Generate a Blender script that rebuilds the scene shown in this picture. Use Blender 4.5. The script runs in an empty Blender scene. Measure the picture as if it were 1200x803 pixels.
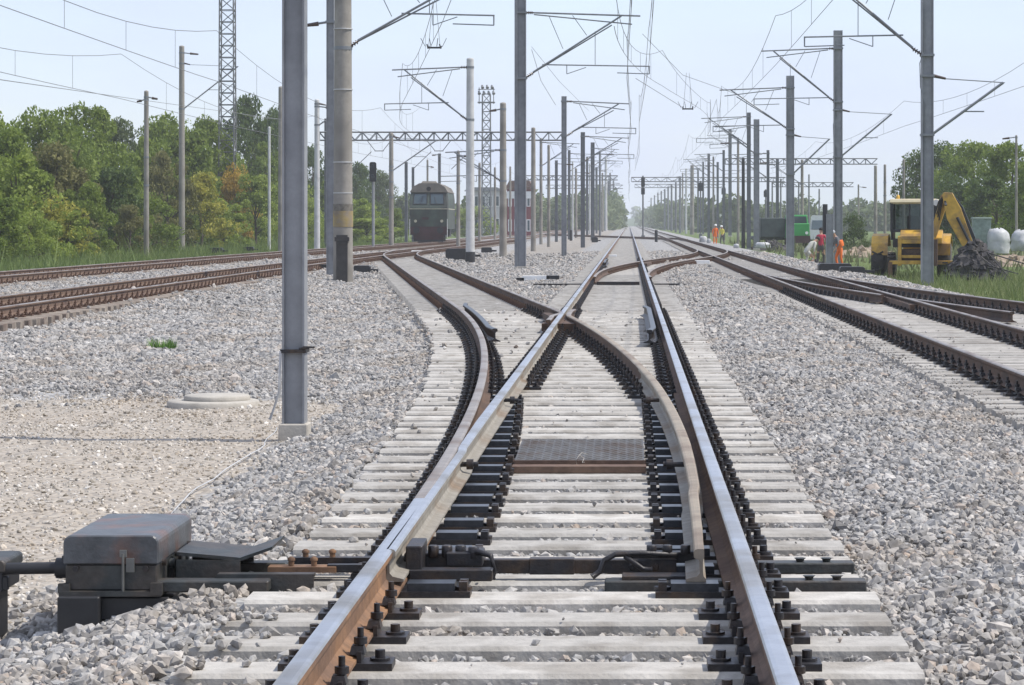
import bpy, bmesh, math, random
import numpy as np
from mathutils import Vector, Matrix
R = math.radians
random.seed(7)
rng = np.random.default_rng(7)
scene = bpy.context.scene
C = scene.collection

# ---------------------------------------------------------------- camera
F = 3077.0            # focal length in photo pixels (1200 wide)
VX, VY = 737.0, 262.0  # where the straight track vanishes
ZC = 1.57             # camera height above the sleeper tops
cam_d = bpy.data.cameras.new('camera')
cam = bpy.data.objects.new('camera', cam_d)
C.objects.link(cam)
cam.location = (0, 0, ZC)
cam.rotation_euler = (R(90), 0, 0)
cam_d.sensor_width = 36.0
cam_d.lens = 36.0 * F / 1200.0
cam_d.shift_x = -(VX - 600.0) / 1200.0
cam_d.shift_y = -(401.5 - VY) / 1200.0
cam_d.clip_start = 0.5
cam_d.clip_end = 12000
scene.camera = cam

# ---------------------------------------------------------------- world, sun, exposure
SUN_EL, SUN_AZ = 56.0, 93.0    # azimuth from +Y towards +X
w = bpy.data.worlds.new("World")
scene.world = w
w.use_nodes = True
nt = w.node_tree
sky = nt.nodes.new('ShaderNodeTexSky')
sky.sky_type = 'NISHITA'
sky.sun_disc = False
sky.sun_elevation = R(SUN_EL)
sky.sun_rotation = R(SUN_AZ)
sky.altitude = 100
sky.air_density = 1.0
sky.dust_density = 1.0
sky.ozone_density = 1.5
bg = nt.nodes['Background']
bg.inputs[1].default_value = 0.15
# thin milky veil of summer cloud over the whole sky
tcw = nt.nodes.new('ShaderNodeTexCoord')
mpw = nt.nodes.new('ShaderNodeMapping'); mpw.inputs['Scale'].default_value = (2.2, 2.2, 7.0)
nzw = nt.nodes.new('ShaderNodeTexNoise'); nzw.inputs['Scale'].default_value = 2.3; nzw.inputs['Detail'].default_value = 6; nzw.inputs['Roughness'].default_value = .55
nt.links.new(tcw.outputs['Generated'], mpw.inputs['Vector']); nt.links.new(mpw.outputs[0], nzw.inputs['Vector'])
mrw = nt.nodes.new('ShaderNodeMapRange'); mrw.inputs[1].default_value = .35; mrw.inputs[2].default_value = .7; mrw.inputs[3].default_value = .60; mrw.inputs[4].default_value = .95
nt.links.new(nzw.outputs['Fac'], mrw.inputs[0])
mxw = nt.nodes.new('ShaderNodeMix'); mxw.data_type = 'RGBA'
nt.links.new(mrw.outputs[0], mxw.inputs[0]); nt.links.new(sky.outputs[0], mxw.inputs[6]); mxw.inputs[7].default_value = (3.25, 3.6, 4.6, 1)
nt.links.new(mxw.outputs[2], bg.inputs[0])
sun_d = bpy.data.lights.new('sun', 'SUN')
sun_d.energy = 2.85
sun_d.angle = R(0.6)
sun_d.color = (1.0, 0.95, 0.87)
sun = bpy.data.objects.new('sun', sun_d)
C.objects.link(sun)
sv = Vector((math.cos(R(SUN_EL)) * math.sin(R(SUN_AZ)), math.cos(R(SUN_EL)) * math.cos(R(SUN_AZ)), math.sin(R(SUN_EL))))
sun.rotation_euler = sv.to_track_quat('Z', 'Y').to_euler()
sun.location = (40, 0, 60)
scene.view_settings.view_transform = 'Standard'
scene.view_settings.look = 'None'
scene.view_settings.exposure = 0.58
scene.view_settings.gamma = 1.0
scene.cycles.max_bounces = 6
scene.cycles.volume_bounces = 2
scene.cycles.transparent_max_bounces = 6

# ---------------------------------------------------------------- helpers
def X_at(px, Y):
    return (px - VX) * Y / F
def Z_at(py, Y):
    return ZC - (py - VY) * Y / F
def Y_on(py, z):
    return F * (ZC - z) / (py - VY)

def tag(o, label=None, cat=None, group=None, kind=None):
    if label: o['label'] = label
    if cat: o['category'] = cat
    if group: o['group'] = group
    if kind: o['kind'] = kind
    return o

def empty(name, loc=(0, 0, 0), rz=0.0, label=None, cat=None, group=None, kind=None):
    o = bpy.data.objects.new(name, None)
    C.objects.link(o)
    o.location = loc
    o.rotation_euler = (0, 0, rz)
    o.empty_display_size = 0.3
    return tag(o, label, cat, group, kind)

def link(name, me, parent=None, loc=None, rot=None, scl=None):
    o = bpy.data.objects.new(name, me)
    C.objects.link(o)
    if parent is not None: o.parent = parent
    if loc is not None: o.location = loc
    if rot is not None: o.rotation_euler = rot
    if scl is not None: o.scale = scl
    return o

class MB:
    """collects shapes and links them as one mesh"""
    def __init__(s):
        s.v = []; s.f = []; s.m = []; s.sm = []
    def add(s, vs, fs, m=0, smooth=False):
        b = len(s.v)
        s.v.extend([tuple(p) for p in vs])
        for k, f in enumerate(fs):
            s.f.append(tuple(i + b for i in f))
            s.m.append(m[k] if isinstance(m, (list, tuple)) else m)
            s.sm.append(smooth)
        return s
    def box(s, c, d, m=0, rz=0.0, mat=None, top=1.0, topy=None):
        x, y, z = d[0] / 2, d[1] / 2, d[2] / 2
        ty = top if topy is None else topy
        vs = [(-x, -y, -z), (x, -y, -z), (x, y, -z), (-x, y, -z),
              (-x * top, -y * ty, z), (x * top, -y * ty, z), (x * top, y * ty, z), (-x * top, y * ty, z)]
        M = Matrix.Rotation(rz, 4, 'Z') if mat is None else mat
        vs = [(M @ Vector(p)) + Vector(c) for p in vs]
        return s.add(vs, [(0, 3, 2, 1), (4, 5, 6, 7), (0, 1, 5, 4), (1, 2, 6, 5), (2, 3, 7, 6), (3, 0, 4, 7)], m)
    def cyl(s, p0, p1, r0, r1=None, n=8, m=0, caps=True, smooth=True):
        r1 = r0 if r1 is None else r1
        p0, p1 = Vector(p0), Vector(p1)
        d = (p1 - p0)
        if d.length < 1e-6: return s
        q = d.to_track_quat('Z', 'Y')
        a = [q @ Vector((math.cos(2 * math.pi * i / n), math.sin(2 * math.pi * i / n), 0)) for i in range(n)]
        vs = [p0 + u * r0 for u in a] + [p1 + u * r1 for u in a]
        s.add(vs, [(i, (i + 1) % n, n + (i + 1) % n, n + i) for i in range(n)], m, smooth)
        if caps:
            s.add(vs[:n], [tuple(range(n - 1, -1, -1))], m)
            s.add(vs[n:], [tuple(range(n))], m)
        return s
    def tube(s, pts, r, n=6, m=0):
        pts = [Vector(p) for p in pts]
        rings = []
        up0 = Vector((0, 0, 1))
        for i, p in enumerate(pts):
            t = (pts[min(i + 1, len(pts) - 1)] - pts[max(i - 1, 0)]).normalized()
            up = up0 if abs(t.z) < 0.95 else Vector((0, 1, 0))
            a = t.cross(up).normalized(); b = a.cross(t)
            rr = r[i] if isinstance(r, (list, tuple)) else r
            rings.append([p + (a * math.cos(2 * math.pi * k / n) + b * math.sin(2 * math.pi * k / n)) * rr for k in range(n)])
        vs = [q for ring in rings for q in ring]
        fs = []
        for i in range(len(pts) - 1):
            for k in range(n):
                fs.append((i * n + k, (i + 1) * n + k, (i + 1) * n + (k + 1) % n, i * n + (k + 1) % n))
        s.add(vs, fs, m, True)
        L = len(pts) - 1
        s.add(rings[0], [tuple(range(n))], m)
        s.add(rings[L], [tuple(range(n - 1, -1, -1))], m)
        return s
    def lathe(s, base, prof, n=12, m=0, smooth=True):
        """prof: list of (radius, z) up from base, axis Z"""
        base = Vector(base); vs = []
        for r, z in prof:
            for k in range(n):
                a = 2 * math.pi * k / n
                vs.append(base + Vector((r * math.cos(a), r * math.sin(a), z)))
        fs = []
        for i in range(len(prof) - 1):
            for k in range(n):
                fs.append((i * n + k, i * n + (k + 1) % n, (i + 1) * n + (k + 1) % n, (i + 1) * n + k))
        s.add(vs, fs, m, smooth)
        L = (len(prof) - 1) * n
        s.add(vs, [tuple(range(n - 1, -1, -1)), tuple(L + k for k in range(n))], m)
        return s
    def prism(s, poly, axis, a, b, m=0):
        """poly: 2-D outline (ccw) in the plane normal to axis ('x','y','z'), pushed from a to b"""
        n = len(poly)
        def pt(p, t):
            return {'x': (t, p[0], p[1]), 'y': (p[0], t, p[1]), 'z': (p[0], p[1], t)}[axis]
        vs = [pt(p, a) for p in poly] + [pt(p, b) for p in poly]
        fs = [tuple(range(n)), tuple(range(2 * n - 1, n - 1, -1))]
        fs += [(i, n + i, n + (i + 1) % n, (i + 1) % n) for i in range(n)]
        return s.add(vs, fs, m)
    def mesh(s, name, mats, bevel=0.0):
        me = bpy.data.meshes.new(name)
        me.from_pydata(s.v, [], s.f)
        for mt in (mats if isinstance(mats, (list, tuple)) else [mats]):
            me.materials.append(mt)
        me.polygons.foreach_set('material_index', s.m)
        me.polygons.foreach_set('use_smooth', s.sm)
        bm = bmesh.new(); bm.from_mesh(me)
        bmesh.ops.recalc_face_normals(bm, faces=bm.faces)
        if bevel:
            bmesh.ops.remove_doubles(bm, verts=bm.verts, dist=1e-5)
            es = [e for e in bm.edges if len(e.link_faces) == 2 and e.calc_face_angle(0) > 0.6]
            bmesh.ops.bevel(bm, geom=es, offset=bevel, segments=1, affect='EDGES', clamp_overlap=True)
        bm.to_mesh(me); bm.free()
        me.update()
        return me
    def build(s, name, mats, parent=None, loc=None, rot=None, bevel=0.0):
        return link(name, s.mesh(name, mats, bevel), parent, loc, rot)

# ---------------------------------------------------------------- materials
def mat(name, col, rough=0.8, metal=0.0, var=0.25, scale=6.0, bump=0.0, bscale=None, col2=None, coord='pos',
        rand=0.0, spec=0.5, detail=5.0, c2amt=0.5, c2scale=None):
    """base colour broken by two noises; optional second colour in patches, optional bump"""
    m = bpy.data.materials.new(name)
    m.use_nodes = True
    n, l = m.node_tree.nodes, m.node_tree.links
    p = n['Principled BSDF']
    p.inputs['Roughness'].default_value = rough
    p.inputs['Metallic'].default_value = metal
    p.inputs['Specular IOR Level'].default_value = spec
    if coord == 'pos':
        g = n.new('ShaderNodeNewGeometry'); vec = g.outputs['Position']
    else:
        g = n.new('ShaderNodeTexCoord'); vec = g.outputs['Object']
    nz = n.new('ShaderNodeTexNoise')
    nz.inputs['Scale'].default_value = scale
    nz.inputs['Detail'].default_value = detail
    nz.inputs['Roughness'].default_value = 0.65
    l.new(vec, nz.inputs['Vector'])
    mr = n.new('ShaderNodeMapRange')
    mr.inputs[1].default_value = 0.3; mr.inputs[2].default_value = 0.7
    mr.inputs[3].default_value = 1.0 - var; mr.inputs[4].default_value = 1.0 + var
    l.new(nz.outputs['Fac'], mr.inputs[0])
    base = n.new('ShaderNodeRGB'); base.outputs[0].default_value = (*col, 1)
    src = base.outputs[0]
    if col2 is not None:
        n2 = n.new('ShaderNodeTexNoise')
        n2.inputs['Scale'].default_value = c2scale or scale * 0.23
        n2.inputs['Detail'].default_value = 4
        l.new(vec, n2.inputs['Vector'])
        mr2 = n.new('ShaderNodeMapRange')
        mr2.inputs[1].default_value = 0.62 - 0.25 * c2amt; mr2.inputs[2].default_value = 0.78 - 0.25 * c2amt
        l.new(n2.outputs['Fac'], mr2.inputs[0])
        mx = n.new('ShaderNodeMix'); mx.data_type = 'RGBA'
        l.new(mr2.outputs[0], mx.inputs[0])
        l.new(src, mx.inputs[6]); mx.inputs[7].default_value = (*col2, 1)
        src = mx.outputs[2]
    vm = n.new('ShaderNodeMix'); vm.data_type = 'RGBA'; vm.blend_type = 'MULTIPLY'
    vm.inputs[0].default_value = 1.0
    fac = mr.outputs[0]
    if rand:
        oi = n.new('ShaderNodeObjectInfo')
        mrr = n.new('ShaderNodeMapRange')
        mrr.inputs[3].default_value = 1.0 - rand; mrr.inputs[4].default_value = 1.0 + rand
        l.new(oi.outputs['Random'], mrr.inputs[0])
        mm = n.new('ShaderNodeMath'); mm.operation = 'MULTIPLY'
        l.new(fac, mm.inputs[0]); l.new(mrr.outputs[0], mm.inputs[1])
        fac = mm.outputs[0]
    cc = n.new('ShaderNodeCombineColor')
    for i in range(3): l.new(fac, cc.inputs[i])
    l.new(src, vm.inputs[6]); l.new(cc.outputs[0], vm.inputs[7])
    l.new(vm.outputs[2], p.inputs['Base Color'])
    if bump:
        b = n.new('ShaderNodeBump')
        b.inputs['Strength'].default_value = 1.0
        b.inputs['Distance'].default_value = bump
        nb = n.new('ShaderNodeTexNoise')
        nb.inputs['Scale'].default_value = bscale or scale * 3
        nb.inputs['Detail'].default_value = 4
        l.new(vec, nb.inputs['Vector'])
        l.new(nb.outputs['Fac'], b.inputs['Height'])
        l.new(b.outputs[0], p.inputs['Normal'])
    return m

M = {}
M['steel_top'] = mat('running_surface', (0.62, 0.62, 0.63), 0.36, 1.0, 0.12, 9, col2=(0.42, 0.38, 0.33), c2scale=1.3)
M['steel_dull'] = mat('dull_running_surface', (0.40, 0.35, 0.30), 0.45, 0.75, 0.2, 9, col2=(0.26, 0.19, 0.14), c2scale=1.5, c2amt=0.6)
M['rust_line'] = mat('weathered_rail', (0.15, 0.095, 0.065), 0.8, 0.0, 0.3, 14, 0.002, 60, col2=(0.10, 0.06, 0.045), c2scale=1.1)
M['rust'] = mat('rusty_rail', (0.27, 0.145, 0.07), 0.8, 0.0, 0.3, 14, 0.002, 60, col2=(0.15, 0.085, 0.05), c2scale=1.1, c2amt=0.7)
M['rust_dark'] = mat('old_rail', (0.11, 0.065, 0.042), 0.8, 0.0, 0.3, 14, 0.002, 60, col2=(0.06, 0.04, 0.03), c2scale=1.1)
M['rust_pale'] = mat('dusty_blade', (0.265, 0.24, 0.20), 0.7, 0.1, 0.25, 12, 0.001, 60, col2=(0.20, 0.145, 0.095), c2scale=0.9)
M['oiled'] = mat('oiled_iron', (0.028, 0.026, 0.028), 0.45, 0.3, 0.35, 30, 0.002, 90, col2=(0.06, 0.04, 0.028), c2scale=7)
M['oiled_blue'] = mat('worn_slide_iron', (0.05, 0.055, 0.065), 0.33, 0.5, 0.3, 25)
M['rust_fast'] = mat('rusty_fastening', (0.10, 0.055, 0.035), 0.75, 0.1, 0.35, 30, 0.002, 90)
M['sleeper'] = mat('sleeper_concrete', (0.435, 0.412, 0.375), 0.9, 0.0, 0.18, 9, 0.005, 45, col2=(0.31, 0.285, 0.25), rand=0.17, c2scale=3.4, c2amt=0.6)
M['sleeper_mid'] = mat('greyed_sleeper_concrete', (0.36, 0.34, 0.31), 0.9, 0.0, 0.2, 7, 0.004, 45, col2=(0.26, 0.24, 0.215), rand=0.14)
M['sleeper_old'] = mat('old_sleeper_concrete', (0.26, 0.22, 0.18), 0.9, 0.0, 0.25, 7, 0.004, 45, col2=(0.14, 0.10, 0.08), rand=0.12)
M['galv'] = mat('galvanised_steel', (0.27, 0.275, 0.285), 0.6, 0.15, 0.14, 5.0, 0.0006, 40, col2=(0.22, 0.225, 0.235), c2scale=0.9, c2amt=.7)
M['steel_brown'] = mat('browned_running_surface', (0.40, 0.32, 0.22), 0.48, 0.6, 0.2, 9, col2=(0.27, 0.19, 0.12), c2scale=1.5, c2amt=0.6)
M['galv_far'] = mat('weathered_steel', (0.165, 0.17, 0.178), 0.65, 0.15, 0.15, 3.0, col2=(0.14, 0.14, 0.145))
M['spun'] = mat('spun_concrete', (0.27, 0.25, 0.22), 0.9, 0.0, 0.15, 4.0, 0.002, 40, col2=(0.18, 0.165, 0.145), c2scale=1.0)
M['spun_pale'] = mat('pale_spun_concrete', (0.50, 0.50, 0.49), 0.85, 0.0, 0.12, 4.0, 0.002, 40, col2=(0.40, 0.40, 0.39))
M['black'] = mat('black_paint', (0.02, 0.02, 0.022), 0.5, 0.0, 0.3, 12)
M['tube'] = mat('cantilever_tube', (0.22, 0.23, 0.24), 0.5, 0.5, 0.15, 5)
M['insul'] = mat('brown_porcelain', (0.07, 0.045, 0.035), 0.25, 0.0, 0.2, 10)
M['wire'] = mat('copper_wire', (0.20, 0.20, 0.20), 0.6, 0.4, 0.1, 2)
M['white'] = mat('white_paint', (0.75, 0.75, 0.73), 0.6, 0.0, 0.1, 6)
M['concrete'] = mat('cast_concrete', (0.42, 0.39, 0.34), 0.9, 0.0, 0.18, 5, 0.004, 40, col2=(0.30, 0.275, 0.24))
M['machine'] = mat('machine_paint', (0.042, 0.046, 0.045), 0.5, 0.15, 0.35, 14, 0.003, 50, col2=(0.065, 0.056, 0.048), c2scale=6, c2amt=.75)
M['machine_lid'] = mat('worn_lid_paint', (0.085, 0.09, 0.096), 0.40, 0.15, 0.3, 11, 0.002, 50, col2=(0.14, 0.085, 0.07), c2scale=5.0, c2amt=0.5)
M['yellow'] = mat('yellow_machine_paint', (0.56, 0.33, 0.045), 0.5, 0.0, 0.25, 4, col2=(0.30, 0.18, 0.06), c2scale=2.2, c2amt=.7)
M['band_paint'] = mat('faded_yellow_paint', (0.36, 0.27, 0.11), 0.85, 0.0, 0.25, 6, col2=(0.22, 0.18, 0.13), c2scale=3, c2amt=.9)
M['cream'] = mat('cream_paint', (0.66, 0.57, 0.38), 0.6, 0.0, 0.12, 3)
M['tyre'] = mat('tyre_rubber', (0.04, 0.037, 0.034), 0.9, 0.0, 0.3, 6, col2=(0.10, 0.085, 0.065))
M['glass'] = mat('dark_window_glass', (0.05, 0.075, 0.085), 0.08, 0.0, 0.05, 2, spec=0.8)
M['clear'] = mat('cab_glass', (0.10, 0.14, 0.14), 0.06, 0.0, 0.05, 2, spec=0.8)
_n, _l = M['clear'].node_tree.nodes, M['clear'].node_tree.links
_t = _n.new('ShaderNodeBsdfTransparent'); _t.inputs[0].default_value = (.75, .82, .80, 1)
_x = _n.new('ShaderNodeMixShader'); _x.inputs[0].default_value = .62
_l.new(_n['Principled BSDF'].outputs[0], _x.inputs[1]); _l.new(_t.outputs[0], _x.inputs[2]); _l.new(_x.outputs[0], _n['Material Output'].inputs[0])
# ---------------------------------------------------------------- track constants
XM = -0.277
HG = 0.7535
RAD, L1 = 300.0, 33.2
O1 = L1 * L1 / (2 * RAD); SL = L1 / RAD

def cross(s, D):
    """sideways travel of a crossover D wide after s metres"""
    ls = (D - 2 * O1) / SL
    s = np.asarray(s, float)
    a = np.where(s < 0, 0, s * s / (2 * RAD))
    b = O1 + SL * (s - L1)
    e = 2 * L1 + ls - s
    c = D - np.where(e < 0, 0, e * e / (2 * RAD))
    return np.where(s < L1, a, np.where(s < L1 + ls, b, c))


# ---------------------------------------------------------------- ground and its zones
def sstep(a, b, x):
    t = np.clip((x - a) / (b - a), 0, 1)
    return t * t * (3 - 2 * t)

def wob(x, y, k=1.0, s=0.0):
    return (np.sin(x * 1.7 * k + 1.3 + s) * np.cos(y * 1.1 * k + .4 + s) + np.sin(x * 4.1 * k - y * 2.3 * k + s) * .5 + np.sin(y * 5.3 * k + x * k + s) * .3) / 1.8

def zones(x, y):
    """weights of sand, grass, bare earth at a point (the rest is ballast)"""
    x = np.asarray(x, float); y = np.asarray(y, float)
    j = wob(x, y, 1.0) * 0.22 + wob(x, y, 3.7, 2) * .10
    sand = sstep(-2.66, -3.15, x + j * .7) * sstep(28.6, 25.6, y + j * 3.0) * sstep(-14, -12, x)
    gl = sstep(-19.1, -20.3, x + j * 1.5)
    gr = sstep(7.6, 8.6, x + j * 2 - sstep(60, 40, y) * 0.6) * sstep(30, 36, y)
    far = sstep(700, 900, y)
    grass = np.maximum(np.maximum(gl, gr), far * (np.abs(x) > 25))
    earth = sstep(9.4, 10.6, x + j * 3) * sstep(92, 108, y + j * 12) * sstep(40, 30, x)
    earth2 = sstep(-9.0, -7.0, x) * sstep(-1.9, -3.2, x + j) * sstep(95, 110, y + j * 9) * 0.5
    return sand, grass, np.maximum(earth, earth2)

def gz(x, y):
    x = np.asarray(x, float); y = np.asarray(y, float)
    z = -0.075 + 0.0 * x
    shoulder = sstep(-1.7, -3.0, x) * sstep(60, 36, y)
    z = z - shoulder * (0.10 + 0.11 * sstep(33, 24, y))
    z = z - sstep(-2.3, -5, x) * sstep(-9.8, -7, x) * sstep(30, 60, y) * 0.10
    mid = sstep(1.05, 1.6, x) * sstep(2.9, 2.2, x)
    z = z + mid * 0.045
    z = z - sstep(-19.0, -21.5, x) * 0.45 - sstep(7.2, 9.2, x) * 0.30
    bear = (x > XM - HG - cross(y - 10.5, 11.17) - .55) * (x < 1.0) * (y < 47.5)
    z = z + .022 * bear
    z = z + (1 - bear) * 0.05 * sstep(-1.0, -1.5, x) * sstep(-2.2, -1.7, x) * sstep(46, 20, y)
    z = z + wob(x, y, 0.9) * 0.018 * (1 - .8 * bear) * (1 + 2.0 * (np.abs(x) > 8))
    return z

def axis(*spans):
    a = []
    for lo, hi, st in spans:
        a.extend(np.arange(lo, hi - 1e-6, st))
    a.append(spans[-1][1])
    return np.array(a)

gxs = axis((-2600, -400, 550), (-400, -60, 30), (-60, -22, 2), (-22, -8.5, .5), (-8.5, 4.5, .2), (4.5, 14, .5), (14, 60, 2), (60, 400, 30), (400, 2600, 550))
gys = axis((-60, 4, 8), (4, 34, .2), (34, 70, .5), (70, 170, 1.5), (170, 600, 15), (600, 3000, 300))
GX, GY = np.meshgrid(gxs, gys)
GZ = gz(GX, GY)
nx, ny = len(gxs), len(gys)
verts = np.stack([GX.ravel(), GY.ravel(), GZ.ravel()], 1)
ii = (np.arange(ny - 1)[:, None] * nx + np.arange(nx - 1)[None, :]).ravel()
faces = np.stack([ii, ii + 1, ii + nx + 1, ii + nx], 1)
gme = bpy.data.meshes.new('ground')
gme.from_pydata(verts.tolist(), [], faces.tolist())
gme.polygons.foreach_set('use_smooth', [True] * len(faces))
sa, gr_, ea = zones(GX.ravel(), GY.ravel())
for nm, arr in (('sand', sa), ('grass', gr_), ('earth', ea)):
    at = gme.attributes.new(nm, 'FLOAT', 'POINT')
    at.data.foreach_set('value', arr.astype(np.float32))

gm = bpy.data.materials.new('ground')
gm.use_nodes = True
n, l = gm.node_tree.nodes, gm.node_tree.links
p = n['Principled BSDF']; p.inputs['Roughness'].default_value = 0.95; p.inputs['Specular IOR Level'].default_value = 0.2
geo = n.new('ShaderNodeNewGeometry')
def noise(scale, detail=4, rough=.6):
    q = n.new('ShaderNodeTexNoise'); q.inputs['Scale'].default_value = scale; q.inputs['Detail'].default_value = detail
    q.inputs['Roughness'].default_value = rough
    l.new(geo.outputs['Position'], q.inputs['Vector']); return q.outputs['Fac']
def ramp(fac, stops):
    q = n.new('ShaderNodeValToRGB'); e = q.color_ramp.elements
    while len(e) > 1: e.remove(e[-1])
    e[0].position = stops[0][0]; e[0].color = (*stops[0][1], 1)
    for pos, c in stops[1:]:
        k = e.new(pos); k.color = (*c, 1)
    l.new(fac, q.inputs[0]); return q.outputs[0]
def mixc(fac, a, b):
    q = n.new('ShaderNodeMix'); q.data_type = 'RGBA'
    l.new(fac, q.inputs[0]); l.new(a, q.inputs[6]); l.new(b, q.inputs[7]); return q.outputs[2]
vor = n.new('ShaderNodeTexVoronoi'); vor.inputs['Scale'].default_value = 17
l.new(geo.outputs['Position'], vor.inputs['Vector'])
sepc = n.new('ShaderNodeSeparateColor'); l.new(vor.outputs['Color'], sepc.inputs[0])
bal = ramp(sepc.outputs[0], [(0, (.19, .185, .18)), (.3, (.27, .265, .26)), (.6, (.33, .325, .315)), (.85, (.38, .37, .355)), (1, (.45, .435, .42))])
snd = ramp(noise(9, 6), [(.25, (.285, .243, .197)), (.5, (.375, .332, .28)), (.75, (.46, .42, .365))])
grs = ramp(noise(1.4, 6), [(.25, (.065, .095, .03)), (.5, (.11, .15, .045)), (.75, (.17, .20, .075))])
ear = ramp(noise(2.2, 6), [(.25, (.20, .155, .11)), (.5, (.30, .25, .19)), (.75, (.40, .35, .28))])
def attr(a):
    q = n.new('ShaderNodeAttribute'); q.attribute_name = a; return q.outputs['Fac']
def sharpen(fac):
    m1 = n.new('ShaderNodeMath'); m1.operation = 'MULTIPLY_ADD'; l.new(noise(3.5, 6), m1.inputs[0]); m1.inputs[1].default_value = 0.9; m1.inputs[2].default_value = -.45
    m2 = n.new('ShaderNodeMath'); m2.operation = 'ADD'; l.new(fac, m2.inputs[0]); l.new(m1.outputs[0], m2.inputs[1])
    m3 = n.new('ShaderNodeMapRange'); m3.inputs[1].default_value = .35; m3.inputs[2].default_value = .65; l.new(m2.outputs[0], m3.inputs[0]); return m3.outputs[0]
col = mixc(sharpen(attr('earth')), bal, ear)
col = mixc(sharpen(attr('sand')), col, snd)
col = mixc(sharpen(attr('grass')), col, grs)
l.new(col, p.inputs['Base Color'])
bmp = n.new('ShaderNodeBump'); bmp.inputs['Distance'].default_value = 0.03; bmp.inputs['Strength'].default_value = 1
l.new(vor.outputs['Distance'], bmp.inputs['Height']); bmp.invert = True
l.new(bmp.outputs[0], p.inputs['Normal'])
gme.materials.append(gm)
ground = link('ground', gme)
tag(ground, 'grey ballast yard floor with a sandy patch and grassy edges', kind='structure')

# ---------------------------------------------------------------- track geometry
def xA(Y): return np.interp(Y, [0, 43, 75, 110, 180, 240, 4000], [-10.6, -11.1, -11.45, -11.45, -10.9, -10.6, -10.4])
def xB(Y): return np.interp(Y, [0, 75, 110, 150, 196, 260, 4000], [-17.4, -17.25, -16.9, -16.1, -14.95, -14.5, -14.3])
XC = 4.37
T1, T2 = 10.5, 67.0
DL, DR = 11.17, XC - XM
def xL(Y): return XM - cross(np.asarray(Y, float) - T1, DL)     # left crossover, centre line
def xR(Y): return XM + cross(np.asarray(Y, float) - T2, DR)     # right crossover, centre line
TD = 79.0                                                        # turnout on the right hand track, opening towards us
def xD(Y): return XC + cross(TD - np.asarray(Y, float), 60.0)

PROF = [(-.075, 0), (.075, 0), (.075, .012), (.028, .027), (.010, .045), (.0085, .11), (.014, .123), (.034, .134), (.0362, .142),
        (.0362, .160), (.031, .1685), (.018, .172), (-.018, .172), (-.031, .1685), (-.0362, .160), (-.0362, .142), (-.034, .134), (-.014, .123),
        (-.0085, .11), (-.010, .045), (-.028, .027), (-.075, .012)]
TOPF = {9, 10, 11, 12, 13}    # profile edges that make the running surface
def blade_prof(wl, wr, h=0.138):
    """switch blade section: left and right shares of the full width"""
    base = [(-.07, 0), (.07, 0), (.07, .011), (.024, .022), (.011, .036), (.011, .083), (.016, .092), (.034, .100), (.0362, .107),
            (.0362, .126), (.031, .1345), (.018, .138), (-.018, .138), (-.031, .1345), (-.0362, .126), (-.0362, .107), (-.034, .100), (-.016, .092),
            (-.011, .083), (-.011, .036), (-.024, .022), (-.07, .011)]
    return [(u * (wr if u > 0 else wl), z) for u, z in base]

def sweep(path, profs, z0, mats, name, parent, topf=TOPF, label=None, smooth=False):
    """push a section along a path of (x, y) points; profs is one section or one per point"""
    n = len(path); vs = []; fs = []; ms = []
    P = [Vector((a[0], a[1], 0)) for a in path]
    one = isinstance(profs[0], tuple)
    k = len(profs if one else profs[0])
    for i, p in enumerate(P):
        t = (P[min(i + 1, n - 1)] - P[max(i - 1, 0)]).normalized()
        s = Vector((t.y, -t.x, 0))
        zz = z0[i] if isinstance(z0, (list, tuple)) else z0
        for u, z in (profs if one else profs[i]):
            vs.append(p + s * u + Vector((0, 0, zz + z)))
    for i in range(n - 1):
        for j in range(k):
            fs.append((i * k + j, i * k + (j + 1) % k, (i + 1) * k + (j + 1) % k, (i + 1) * k + j))
            ms.append(1 if j in topf else 0)
    fs.append(tuple(range(k))); ms.append(0)
    fs.append(tuple((n - 1) * k + j for j in range(k - 1, -1, -1))); ms.append(0)
    b = MB(); b.add(vs, fs, ms)
    o = b.build(name, mats, parent)
    if label: o['label'] = label
    return o

def ypts(a, b, fine=0.5):
    out = [a]; y = a
    while y < b:
        y += fine if y < 60 else (2.0 if y < 160 else 20.0)
        out.append(min(y, b))
    return out

def rail(parent, xf, a, b, mats=('rust', 'steel_top'), z0=0.028, name='rail', label=None, prof=PROF, fine=0.5):
    pts = [(float(xf(y)), y) for y in ypts(a, b, fine)]
    return sweep(pts, prof, z0, [M[m] for m in mats], name, parent, label=label)

# sleeper and fastening shapes
SSEC = [(-.152, -.21), (.152, -.21), (.140, -.016), (.122, 0), (-.122, 0), (-.140, -.016)]
def sleeper_mesh(L, m='sleeper', halfw=1.0):
    b = MB()
    b.prism([(y * halfw, z) for y, z in SSEC], 'x', -L / 2, L / 2)
    me = b.mesh('sleeper', M[m])
    return me
def fastening_mesh(m='oiled'):
    b = MB()
    b.box((0, 0, .013), (.40, .155, .026))
    for s in (-1, 1):
        b.box((s * .083, 0, .045), (.016, .13, .04))
        b.box((s * .074, 0, .066), (.055, .075, .028), top=.75)
        b.cyl((s * .083, 0, .06), (s * .083, 0, .142), .0115, n=6)
        b.cyl((s * .083, 0, .084), (s * .083, 0, .108), .024, n=6)
        b.cyl((s * .152, .0, .026), (s * .152, .0, .036), .036, n=8)
        b.cyl((s * .152, .0, .036), (s * .152, .0, .064), .018, n=6)
    return b.mesh('baseplate', M[m])
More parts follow.
